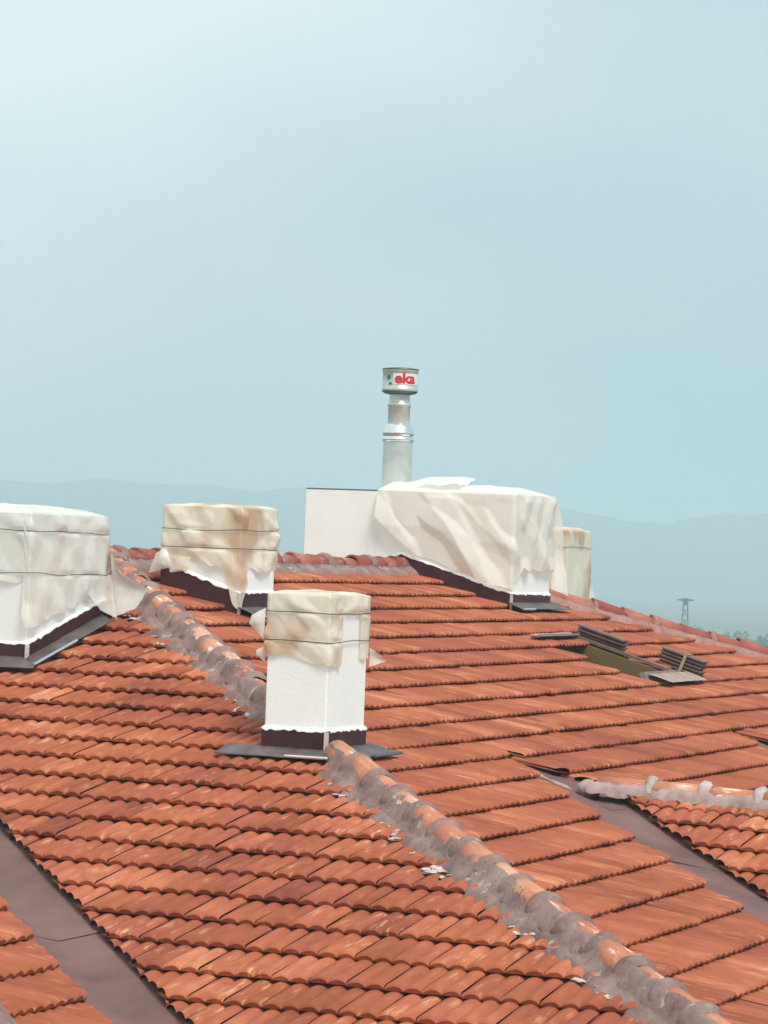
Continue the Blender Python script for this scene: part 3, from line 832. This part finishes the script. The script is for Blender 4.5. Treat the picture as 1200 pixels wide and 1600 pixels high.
# thin white turned-up edges of the aprons
def edge_strip(a, b, parent, mat=STEELB, r=.012):
    mb = MB(); mb.tube([a, b], r, 5); return mb.build('folded_edge', mat, parent)
edge_strip(zr(-2.821, -0.997, .105), zr(-2.241, -1.007, .105), ch1)
edge_strip(zr(-4.302, -3.516, .105), zr(-4.302, -3.796, .105), ch4, r=.009)
edge_strip(zr(-3.772, -3.876, .105), zr(-3.302, -3.866, .105), ch4, STEELD, .009)
edge_strip(zr(-0.073, -1.382, .10), zr(0.727, -1.382, .10), ch2, r=.008)
edge_strip(zr(6.029, -1.264, .105), zr(6.349, -1.264, .105), ch3, r=.01)
# ------------------------------------------------------------------ plastic sheets
def wrap(parent, box, zbot, mat, seed, closed=True, off=.008, amp=.03, wires=(), dome=.03, path=None, nz_=56, st=.016, rag=.03, pull=None, name='film', cap=True, fold_dir=.8, fq=1.0, lift=.06):
    x0, x1, y0, y1, zt = box; g = off
    cx, cy = (x0+x1)/2, (y0+y1)/2
    if path is None:
        path = [(x0-g, y1+g), (x0-g, y0-g), (x1+g, y0-g), (x1+g, y1+g)]
    pts = []
    segs = list(zip(path, path[1:] + path[:1])) if closed else list(zip(path, path[1:]))
    for (a, b) in segs:
        L_ = math.hypot(b[0]-a[0], b[1]-a[1]); k = max(2, int(L_/st))
        for i in range(k): pts.append((a[0]+(b[0]-a[0])*i/k, a[1]+(b[1]-a[1])*i/k, (b[1]-a[1])/L_, -(b[0]-a[0])/L_))
    if not closed: pts.append((path[-1][0], path[-1][1], pts[-1][2], pts[-1][3]))
    m = len(pts); sgn = 1
    # outward normals: smooth them round the corners
    nrm = []
    for i in range(m):
        nx = ny = 0
        for k in (-1, 0, 1):
            j = (i+k) % m if closed else min(max(i+k, 0), m-1)
            nx += pts[j][2]; ny += pts[j][3]
        q = Vector((nx, ny, 0)).normalized()
        if q.dot(Vector((pts[i][0]-cx, pts[i][1]-cy, 0))) < 0: q = -q
        nrm.append(q)
    mb = MB(); acc = 0
    for i in range(m):
        px, py = pts[i][0], pts[i][1]
        if i: acc += math.hypot(px-pts[i-1][0], py-pts[i-1][1])
        zb = zbot(px, py, acc) + rag*nz1((px*6+seed, py*6, seed)) + rag*.6*nz1((px*19, py*19+seed, 1))
        for j in range(nz_+1):
            z = zt + .012 - (zt+.012-zb)*j/nz_
            t = acc*1.0 + z*fold_dir
            #rdg = 1-abs(nz1((t*fq*2.6+seed, z*fq*1.1, seed*.3)))*2.2
            #rd2 = 1-abs(nz1((acc*fq*3.6-z*fq*2.6+seed, z*fq*1.6, seed)))*2.0
            big = nz1((acc*2.1+seed*2, z*2.3, 3.1))
            d = 2.2*max(crumple(Vector((px, py, z)), fq, seed)+lift, 0) + .25*max(big, 0)
            pinch = 1.0
            for w in wires: pinch *= 1 - .6*math.exp(-((z-(zt-w))/.018)**2)
            pinch *= min(1, .30 + (zt+.02-z)/.10)
            d = amp*d*pinch
            if pull: d += pull(px, py, z, acc)
            q = Vector((px, py, z)) + nrm[i]*max(d, -.004)
            mb.v.append(q)
    c = nz_+1
    rng = m if closed else m-1
    for i in range(rng):
        k = (i+1) % m
        for j in range(nz_): mb.f.append((i*c+j, k*c+j, k*c+j+1, i*c+j+1))
    if cap:
        # sheet folded over the top
        b0 = len(mb.v); rings = 6
        for rr_ in range(1, rings+1):
            t = rr_/rings
            for i in range(m):
                px, py = pts[i][0], pts[i][1]
                if closed: qx, qy = cx + (px-cx)*(1-t*.98), cy + (py-cy)*(1-t*.98)
                else: qx, qy = px + (cx-px)*t*.8, py + (cy-py)*t*.8
                z = zt + .014 + dome*math.sin(min(1, t*2.2)*math.pi/2) * (1+.5*nz1((qx*5+seed, qy*5, 2))) + .01*nz1((qx*14, qy*14, seed))
                mb.v.append(Vector((qx, qy, z)))
        for rr_ in range(rings):
            for i in range(rng):
                k = (i+1) % m
                a = (i*c if rr_ == 0 else b0+(rr_-1)*m+i); b = (k*c if rr_ == 0 else b0+(rr_-1)*m+k)
                mb.f.append((b, a, b0+rr_*m+i, b0+rr_*m+k))
    o = mb.build(name, mat, parent, True)
    for w in wires:
        wb = MB(); wp = []
        for i in range(0, m):
            px, py = pts[i][0], pts[i][1]
            wp.append(Vector((px, py, zt-w + .012*nz1((px*3, py*3+seed, w*9)))) + nrm[i]*(.006+amp*.10))
        wb.tube(wp, .0027, 4, closed); wb.build('tie_wire', WIRE, parent)
    return o
def sheet_thing(label, loc):
    return empty('plastic_sheet', loc, label, 'plastic sheet', 'plastic sheets over the chimneys')
# one
s1 = sheet_thing('pale grey plastic sheet shrouding the broad chimney at the left edge, one corner blown out', (-1.9, -.1, -.5))
def zb1(x, y, a):
    r_ = main_roof(x, y)
    if y < C1[2]+.03: return max(r_ + .20, -.40 + (x-C1[0])*.22)     # right face hangs down to the flashing
    return -.10
wrap(s1, C1, zb1, FILM_GREY, 3.3, amp=.055, fq=1.25, lift=.08, wires=(.11, .40), dome=.05, rag=.03)
quad_sheet([(-1.541, -0.892, .12), (-1.481, -0.932, -.02), (-1.03, -1.09, -.21), (-1.581, -0.932, -.34)], 16, 14, FILM_GREY, 'loose_flap', s1, amp=.03, seed=2, freq=6, bow=.06)
quad_sheet([(-1.991, -0.882, -.10), (-1.541, -0.892, -.04), (-1.581, -0.972, -.35), (-1.761, -0.932, -.29)], 12, 12, FILM_GREY, 'loose_flap', s1, amp=.02, seed=5, freq=6, bow=.03)
# two
s2 = sheet_thing('brown-stained plastic sheet tied with two wires round the squat chimney under the ridge', (.66, -.7, -.2))
def zb2(x, y, a):
    c = math.hypot(x-C2[0], y-C2[2])
    tail = .36*math.exp(-(c/.085)**2)
    if y < C2[2]+.026: return .02 - tail*.8
    return .075 - tail + .02*math.sin(a*9)
wrap(s2, C2, zb2, FILM_TAN, 7.7, amp=.050, fq=1.7, wires=(.16, .30), dome=.02, rag=.035)
quad_sheet([(-0.043, -0.572, .16), (-0.063, -0.502, .12), (-0.073, -0.452, -.03), (-0.048, -0.672, .03)], 8, 8, FILM_GREY, 'loose_flap', s2, amp=.02, seed=1, freq=8, bow=.03)
quad_sheet([(-0.053, -0.792, .10), (-0.053, -0.572, .12), (-0.053, -0.622, -.02), (-0.048, -0.772, .0)], 8, 8, FILM_TAN, 'loose_flap', s2, amp=.012, seed=4, freq=9, bow=.01)
# three: pulled half off the long stack
s3 = sheet_thing('creamy plastic sheet half pulled off the long stack below the flue', (7.0, -.2, 0))
def zb3(x, y, a):
    r_ = main_roof(x, y)
    if x < C3[0]+.015:
        if y > -.14: return .13 + .95*(y+.14)
        return r_ + .22
    if x < C3[1]+.04: return r_ + .24 + .18*min(1, (x-C3[0])/.2)
    return r_ + .0
def pull3(x, y, z, a):
    d = .012
    if x < C3[0]+.015 and y > -.6: d += .05*math.exp(-((y+.01)/.3)**2)*max(0, min(1, (z-.15)/.3))
    return d
wrap(s3, C3, zb3, FILM_CREAM, 12.4, closed=False, amp=.080, fq=1.0, lift=.07, dome=.07, path=[(C3[0]-.012, .256), (C3[0]-.012, C3[2]-.012), (C3[1]+.015, C3[2]-.012), (C3[1]+.015, .34)], nz_=64, rag=.03, pull=pull3)
quad_sheet([(7.219, -1.114, .78), (7.349, -1.134, .62), (7.529, -1.164, -.16), (7.189, -1.124, -.10)], 10, 18, FILM_CREAM, 'loose_flap', s3, amp=.03, seed=6, freq=4, bow=.05)
quad_sheet([(6.149, 0.256, .80), (6.149, -0.564, .84), (6.649, -0.514, .93), (6.599, 0.256, .84)], 16, 12, FILM_CREAM, 'folded_top', s3, amp=.05, seed=9, freq=5, bow=.04)
# four
s4 = sheet_thing('tan plastic sheet tied with two wires over the top of the chimney on the hip', (-3.6, -3.4, -.4))
def zb4(x, y, a):
    if y < C4[2]+.01: 
        if x < C4[0]+.17: return -.51
        if x < C4[1]-.14: return -.19
        return -.47
    return -.47 + .03*math.sin(a*14)
wrap(s4, C4, zb4, FILM_TAN, 21.2, amp=.032, fq=2.1, wires=(.095, .265), dome=.02, rag=.015, st=.012)
quad_sheet([(-4.147, -3.286, -.17), (-4.152, -3.196, -.22), (-4.162, -3.186, -.27), (-4.147, -3.276, -.36)], 6, 8, FILM_CREAM, 'loose_flap', s4, amp=.012, seed=2, freq=9, bow=.02)
quad_sheet([(-3.522, -3.716, -.40), (-3.322, -3.736, -.475), (-3.312, -3.736, -.49), (-3.542, -3.716, -.52)], 8, 6, FILM_TAN, 'loose_flap', s4, amp=.008, seed=3, freq=9, bow=.015)
quad_sheet([(-4.122, -3.281, -.40), (-4.132, -3.226, -.43), (-4.132, -3.226, -.46), (-4.122, -3.281, -.50)], 5, 5, FILM_CREAM, 'loose_flap', s4, amp=.006, seed=8, freq=9, bow=.01)
# five
s5 = sheet_thing('small yellowed plastic sheet wrapped round the half hidden chimney at the back', (9.5, .3, 0))
wrap(s5, C5, lambda x, y, a: -.30, FILM_TAN, 31.5, amp=.03, wires=(.17,), dome=.03, rag=.03)
quad_sheet([(11.1, -.12, .0), (11.30, -.13, -.02), (11.46, -.15, -.34), (10.95, -.13, -.34)], 8, 8, FILM_GREY, 'loose_flap', s5, amp=.02, seed=2, freq=6, bow=.05)
# ------------------------------------------------------------------ flue pipe
FX, FY, FZ = 6.654, .300, -.047
fl = empty('flue_pipe', (FX, FY, .77), 'shiny stepped steel flue pipe with red lettered cap rising from the long stack', 'flue pipe')
mb = MB(); mb.lathe((FX, FY, FZ), [(.142, .70), (.142, 1.31)], 40); mb.build('lower_pipe', STEEL, fl, True)
mb = MB(); mb.lathe((FX, FY, FZ), [(.142, 1.302), (.151, 1.306), (.153, 1.325), (.147, 1.335), (.140, 1.345), (.144, 1.36), (.152, 1.372), (.150, 1.395), (.146, 1.40)], 40); mb.build('joint_ring', STEELB, fl, True)
mb = MB(); mb.lathe((FX, FY, FZ), [(.146, 1.40), (.140, 1.425), (.115, 1.462), (.106, 1.47)], 40); mb.build('reducer', STEELB, fl, True)
mb = MB(); mb.lathe((FX, FY, FZ), [(.106, 1.46), (.106, 1.63), (.112, 1.637), (.114, 1.655), (.110, 1.668), (.100, 1.675), (.100, 1.71), (.096, 1.76)], 40); mb.build('upper_pipe', STEEL, fl, True)
mb = MB(); mb.lathe((FX, FY, FZ), [(.10, 1.75), (.150, 1.762), (.170, 1.776), (.172, 1.784)], 40); mb.build('cap_base', STEELD, fl, True)
mb = MB(); mb.lathe((FX, FY, FZ), [(.172, 1.784), (.174, 1.797), (.174, 1.807), (.169, 1.813), (.169, 1.962), (.172, 1.966), (.173, 1.985)], 48); mb.build('cap_drum', STEEL, fl, True)
mb = MB(); mb.lathe((FX, FY, FZ), [(.173, 1.985), (.176, 1.988), (.175, 1.998), (.10, 2.008), (.001, 2.012)], 48); mb.build('cap_lid', STEELD, fl, True)
vd = Vector((cpos.x-FX, cpos.y-FY, 0)).normalized(); va = math.atan2(vd.y, vd.x)
mb = MB(); n = 20; r_ = .1715
for i in range(n+1):
    a = va + rad(-100) + rad(118)*i/n
    for z in (1.842+FZ, 1.948+FZ): mb.v.append(Vector((FX+r_*math.cos(a), FY+r_*math.sin(a), z)))
mb.f = [(2*i, 2*i+2, 2*i+3, 2*i+1) for i in range(n)]
# the label runs towards the right seen from the camera: angles increase anticlockwise = to the right
lab = mb
for i, q in enumerate(lab.v):
    k = i//2; a = va + rad(-24) + rad(118)*k/n
    lab.v[i] = Vector((FX+r_*math.cos(a), FY+r_*math.sin(a), q.z))
lab.build('label', STICKER, fl, True)
cu = bpy.data.curves.new('lettering', 'FONT'); cu.body = 'eka'; cu.size = .150; cu.offset = .0058; cu.resolution_u = 5
to = bpy.data.objects.new('lettering', cu); COL.objects.link(to)
bpy.context.view_layer.update()
me = bpy.data.meshes.new_from_object(to.evaluated_get(bpy.context.evaluated_depsgraph_get()))
bpy.data.objects.remove(to)
bm = bmesh.new(); bm.from_mesh(me); bmesh.ops.triangulate(bm, faces=bm.faces[:])
bmesh.ops.subdivide_edges(bm, edges=[e for e in bm.edges if e.calc_length() > .03], cuts=2)
for q in bm.verts:
    a = va + rad(-18) + (q.co.x*1.02)/.1725; q.co = Vector((FX+.1732*math.cos(a), FY+.1732*math.sin(a), 1.856+FZ+q.co.y*.92))
bm.to_mesh(me); bm.free(); me.materials.clear(); me.materials.append(RED)
o = bpy.data.objects.new('lettering', me); link(o, fl); o.matrix_parent_inverse = Matrix.Translation(-fl.location)
for (a_, z) in ((-40, 1.91), (-33, 1.85)):
    mb = MB(); a = va + rad(a_); mb.box((FX+.169*math.cos(a), FY+.169*math.sin(a), z+FZ), (.012, .03, .04 if z > 1.9 else .018), Matrix.Rotation(a, 3, 'Z'))
    mb.build('clip', STEELD, fl)
# dark rim of the stack's top
mb = MB(); mb.box((6.155, .63, .772), (.03, .76, .014)); mb.build('top_rim', STEELD, ch3)
# ------------------------------------------------------------------ roof hatch and tile stacks
def roof_frame(x, y):
    t = slopeB(-y); dn = Vector((0, -1, -t)).normalized(); n = X.cross(dn); n = n if n.z > 0 else -n
    return Matrix((X, dn, n)).transposed()
hx0, hx1, hy0, hy1 = 4.60, 5.56, -1.93, -2.86
ht = empty('roof_hatch', (5.08, -2.4, main_roof(5, -2.4)), 'open roof hatch with an olive board inside and pale metal sill', 'roof hatch')
def hbar(ax, ay, bx, by, w, h, lift, mat, name, down=.0):
    a = Vector((ax, ay, zB(ay)+lift)); b = Vector((bx, by, zB(by)+lift)); d = b-a
    fwd = d.normalized(); n = Vector((0, TB, 1)).normalized(); s_ = fwd.cross(n).normalized()
    Mx = Matrix((fwd, s_, n)).transposed()
    mb = MB(); mb.box((a+b)/2, (d.length, w, h), Mx); return mb.build(name, mat, ht)
hbar(hx1, hy0, hx1, hy1, .05, .36, -.10, OLIVE, 'side_board')
hbar(hx0, hy0, hx0, hy1, .04, .30, -.14, OLIVE, 'side_board')
hbar(hx0, hy0-.02, hx1, hy0-.02, .04, .30, -.10, OLIVE, 'end_board')
hbar(hx0-.02, hy0+.02, hx1+.05, hy0+.02, .10, .02, .09, SILL, 'head_flashing')
hbar(hx0+.1, hy1, hx1+.08, hy1, .05, .09, .06, SILL, 'sill')
hbar(hx1+.04, hy0, hx1+.04, hy1, .05, .03, .09, DARKT, 'side_cap')
quad_sheet([zr(hx0+.15, hy1-.03, .10), zr(hx1+.30, hy1-.03, .10), zr(hx1+.34, hy1-.22, .09), zr(hx0+.25, hy1-.22, .09)], 10, 6, APRONW, 'apron', ht, amp=.006, freq=8)
quad_sheet([zr(hx0-.1, hy0+.06, .10), zr(hx1+.10, hy0+.08, .10), zr(hx1+.08, hy0, .10), zr(hx0-.05, hy0, .10)], 8, 4, APRONW, 'head_sheet', ht, amp=.004, freq=8)
def stack(label, x, y, nl, length, width, tilt, strap, gap=.038, th=.011, yaw=0, lift=.04, cols=1):
    e = empty('tile_stack', (x, y, main_roof(x, y)), label, 'tile stack', 'tile stacks beside the hatch')
    Mr = roof_frame(x, y) @ Matrix.Rotation(yaw, 3, 'Z')
    org = Vector((x, y, zB(y)+lift))
    for i in range(nl):
        mb = MB()
        for (dy, dl) in ((0, 0),):
            off = Vector((R.gauss(0, .008) + tilt*i, R.gauss(0, .006), i*gap))
            mb.box(org + Mr @ off, (width, length, th), Mr)
            for s_ in (-.3, 0, .3): mb.box(org + Mr @ (off + Vector((width*s_, 0, -th*.5-gap*.22))), (.02, length*.96, gap*.44), Mr)
        mb.build('stacked_tile', DARKT, e)
    mb = MB(); mb.box(org + Mr @ Vector((tilt*nl*.5+.03, 0, (nl-1)*gap*.5)), (width-.10, length-.05, (nl-1)*gap), Mr); mb.build('gap_shade_core', DARKG, e)  # added filler box, its near-black colour paints the shade between layers
    if strap:
        mb = MB(); hgt = (nl-1)*gap
        mb.box(org + Mr @ Vector((-width/2-.012+tilt*nl*.5, .03, hgt*.5)), (.008, .028, hgt+.05), Mr @ Matrix.Rotation(math.atan2(tilt*nl, hgt+.01), 3, 'Y'))
        mb.box(org + Mr @ Vector((tilt*nl, .03, hgt+th*.5+.006)), (width+.02, .028, .006), Mr)
        mb.build('strap', STRAP, e)
    return e
stack('low stack of dark tiles lying along the edge of the open hatch', 5.70, -2.12, 4, .46, .16, 0, False, lift=.085, gap=.036)
stack('strapped stack of dark tiles standing alone right of the open hatch', 6.05, -2.76, 6, .42, .16, .008, True, lift=.05, gap=.032)
# ------------------------------------------------------------------ land, far things
def ground_z(x, y):
    d = math.hypot(x, y); return -13 - 7*min(1, max(0, (d-25)/150))
mb = MB(); rings = [0, 12, 25, 40, 60, 90, 130, 175, 250, 400, 700, 1100, 1700, 2400, 3200, 4000]; nseg = 72
mb.v.append(Vector((0, 0, -13)))
for r_ in rings[1:]:
    for k in range(nseg):
        a = 2*math.pi*k/nseg; x_, y_ = r_*math.cos(a), r_*math.sin(a)
        mb.v.append(Vector((x_, y_, ground_z(x_, y_) + (1.2*nz1((x_*.004, y_*.004, 0)) if r_ > 200 else 0))))
for k in range(nseg): mb.f.append((0, 1+k, 1+(k+1) % nseg))
for i in range(len(rings)-2):
    for k in range(nseg): mb.f.append((1+i*nseg+k, 1+(i+1)*nseg+k, 1+(i+1)*nseg+(k+1) % nseg, 1+i*nseg+(k+1) % nseg))
tag(mb.build('ground', GROUND, None, True), kind='structure')
SIL = [(30.864, 0.01656), (30.083, 0.01593), (29.193, 0.01833), (28.743, 0.01785), (28.349, 0.01734), (27.958, 0.0186), (27.51, 0.01989), (27.058, 0.01961), (26.717, 0.01886), (26.038, 0.01892), (25.473, 0.01931), (25.13, 0.01815), (24.675, 0.01786), (24.224, 0.01895), (23.827, 0.01942), (23.088, 0.01911), (22.179, 0.01932), (21.269, 0.01912), (20.585, 0.01797), (19.789, 0.0173), (19.22, 0.01608), (18.65, 0.01446), (18.024, 0.01269), (17.403, 0.01269), (16.844, 0.01482), (16.284, 0.01617), (15.612, 0.01659), (14.496, 0.01787), (13.166, 0.01967)]
def hill_h(az):
    if az >= SIL[0][0]: return SIL[0][1]*(1 + .25*math.sin((az-SIL[0][0])*.35))
    if az <= SIL[-1][0]: return SIL[-1][1]*(1 + .25*math.sin((SIL[-1][0]-az)*.35))
    for (a0, e0), (a1, e1) in zip(SIL, SIL[1:]):
        if a0 >= az >= a1: 
            t = (a0-az)/(a0-a1); t = t*t*(3-2*t); return e0 + (e1-e0)*t
HD = 2650.0
mb = MB(); prof = [(-520, 0), (-330, .35), (-160, .75), (-60, .95), (0, 1.0), (120, .85), (350, .3), (500, 0)]
azs = [60 - i*.12 for i in range(int(80/.12)+1)]
for az in azs:
    e = hill_h(az) + .00035*nz1((az*2.1, 0, 0)) + .0002*nz1((az*6.5, 3, 0))
    top = .18 + e*HD; a = rad(az)
    for (dr_, f_) in prof:
        rr_ = HD + dr_; zz_ = -22 + (top+22)*f_ + (6*nz1((az*.8, dr_*.01, 2)) if 0 < f_ < 1 else 0)
        mb.v.append(Vector((cpos.x + rr_*math.cos(a), cpos.y + rr_*math.sin(a), zz_)))
n = len(prof)
for i in range(len(azs)-1):
    for j in range(n-1): mb.f.append((i*n+j, i*n+j+1, (i+1)*n+j+1, (i+1)*n+j))
tag(mb.build('hills', HILL, None, True), kind='structure')
# lattice pylon
def polar(az, d, z): return Vector((cpos.x + d*math.cos(rad(az)), cpos.y + d*math.sin(rad(az)), z))
PB = polar(17.0, 600, -20.5); PH = 15.0
py_ = empty('transmission_tower', PB, 'distant lattice tower with a short cross-arm rising from the haze', 'lattice tower')
ax_ = Vector((math.sin(rad(17)), -math.cos(rad(17)), 0)); ay_ = Vector((math.cos(rad(17)), math.sin(rad(17)), 0))
mb = MB()
def leg(sx, sy, t): w = .95*(1-t) + .34*t; return PB + ax_*sx*w + ay_*sy*w + Z*PH*t*.97
for sx in (-1, 1):
    for sy in (-1, 1): mb.tube([leg(sx, sy, 0), leg(sx, sy, 1)], .13, 5)
for i in range(8):
    t0, t1 = i/8, (i+1)/8
    for (a, b) in (((-1, -1), (1, -1)), ((1, -1), (1, 1)), ((1, 1), (-1, 1)), ((-1, 1), (-1, -1))):
        mb.tube([leg(*a, t0), leg(*b, t1)], .065, 4); mb.tube([leg(*b, t0), leg(*a, t1)], .065, 4)
mb.build('mast', PYL, py_)
mb = MB(); ct = PB + Z*(PH*.945)
mb.tube([ct - ax_*1.65, ct - ax_*.8 + Z*.05, ct + ax_*.8 + Z*.05, ct + ax_*1.65], [.09, .17, .17, .09], 5)
mb.tube([ct - ax_*1.6, ct - ax_*.3 - Z*.3], .05, 4); mb.tube([ct + ax_*1.6, ct + ax_*.3 - Z*.3], .05, 4)
mb.build('cross_arm', PYL, py_)
mb = MB(); mb.box(ct - Z*.45, (.62, .62, 1.0), Matrix.Rotation(rad(17), 3, 'Z')); mb.tube([ct, ct + Z*.5], [.25, .06], 6)
mb.build('head', PYL, py_)
# trees in the haze
def tree(az, d, h, w, label, seed):
    rr_ = random.Random(seed); b0 = polar(az, d, -20.6)
    e = empty('tree', b0, label, 'tree', 'hazy trees beyond the roof')
    mb = MB(); mb.tube([b0, b0 + Z*h*.45, b0 + Z*h*.75 + X*rr_.gauss(0, .2)], [.22, .16, .07], 6)
    for _ in range(4): 
        a = rr_.uniform(0, 6.28); mb.tube([b0 + Z*h*.4, b0 + Z*h*.65 + Vector((math.cos(a), math.sin(a), 0))*w*.3], [.1, .04], 4)
    mb.build('trunk', BARK, e)
    mb = MB()
    cl = [(Vector((rr_.gauss(0, .22)*w, rr_.gauss(0, .22)*w, h*rr_.uniform(.38, .92))), rr_.uniform(.16, .30)*w) for _ in range(9)]
    for _ in range(620):
        c, r_ = rr_.choice(cl); dv = Vector((rr_.gauss(0, 1), rr_.gauss(0, 1), rr_.gauss(0, 1))).normalized()*r_*rr_.uniform(.55, 1.05)
        q = b0 + c + dv; s_ = rr_.uniform(.14, .34)
        u1 = Vector((rr_.gauss(0, 1), rr_.gauss(0, 1), rr_.gauss(0, 1))).normalized(); u2 = u1.orthogonal().normalized()
        mb.add([q-u1*s_, q+u2*s_*.6, q+u1*s_, q-u2*s_*.6], [(0, 1, 2, 3)])
    mb.build('crown', LEAF, e)
TR = [(16.80, 600, 9.6, 3.6, 'small round hazy tree at the foot of the lattice tower'),
      (16.52, 590, 8.4, 3.4, 'low hazy bush between the small tree and the taller grove'),
      (16.28, 600, 8.9, 3.8, 'first tree of the hazy grove, nearest the lattice tower'),
      (16.03, 590, 9.6, 4.2, 'tallest dark tree of the hazy grove'),
      (15.82, 600, 9.2, 4.0, 'rounded tree just beyond the tallest one in the hazy grove'),
      (15.63, 590, 8.6, 3.8, 'pale hazy tree second from the photo edge'),
      (15.44, 600, 8.4, 4.2, 'hazy tree cut by the right photo edge')]
for i, q in enumerate(TR): tree(*q, 40+i)
# ------------------------------------------------------------------ haze
hz_ = MB(); hz_.box((0, 0, 19), (9400, 9400, 86))
hm = bpy.data.materials.new('haze'); hm.use_nodes = True
hn = hm.node_tree; 
for n_ in list(hn.nodes): hn.nodes.remove(n_)
ho = hn.nodes.new('ShaderNodeOutputMaterial'); pv = hn.nodes.new('ShaderNodeVolumePrincipled')
pv.inputs['Color'].default_value = (0.70, 0.885, 0.965, 1); pv.inputs['Density'].default_value = 0.00088
pv.inputs['Density Attribute'].default_value = ''
pv.inputs['Anisotropy'].default_value = 0.0
hn.links.new(pv.outputs[0], ho.inputs['Volume'])
ho_ = hz_.build('haze', hm); tag(ho_, kind='stuff')
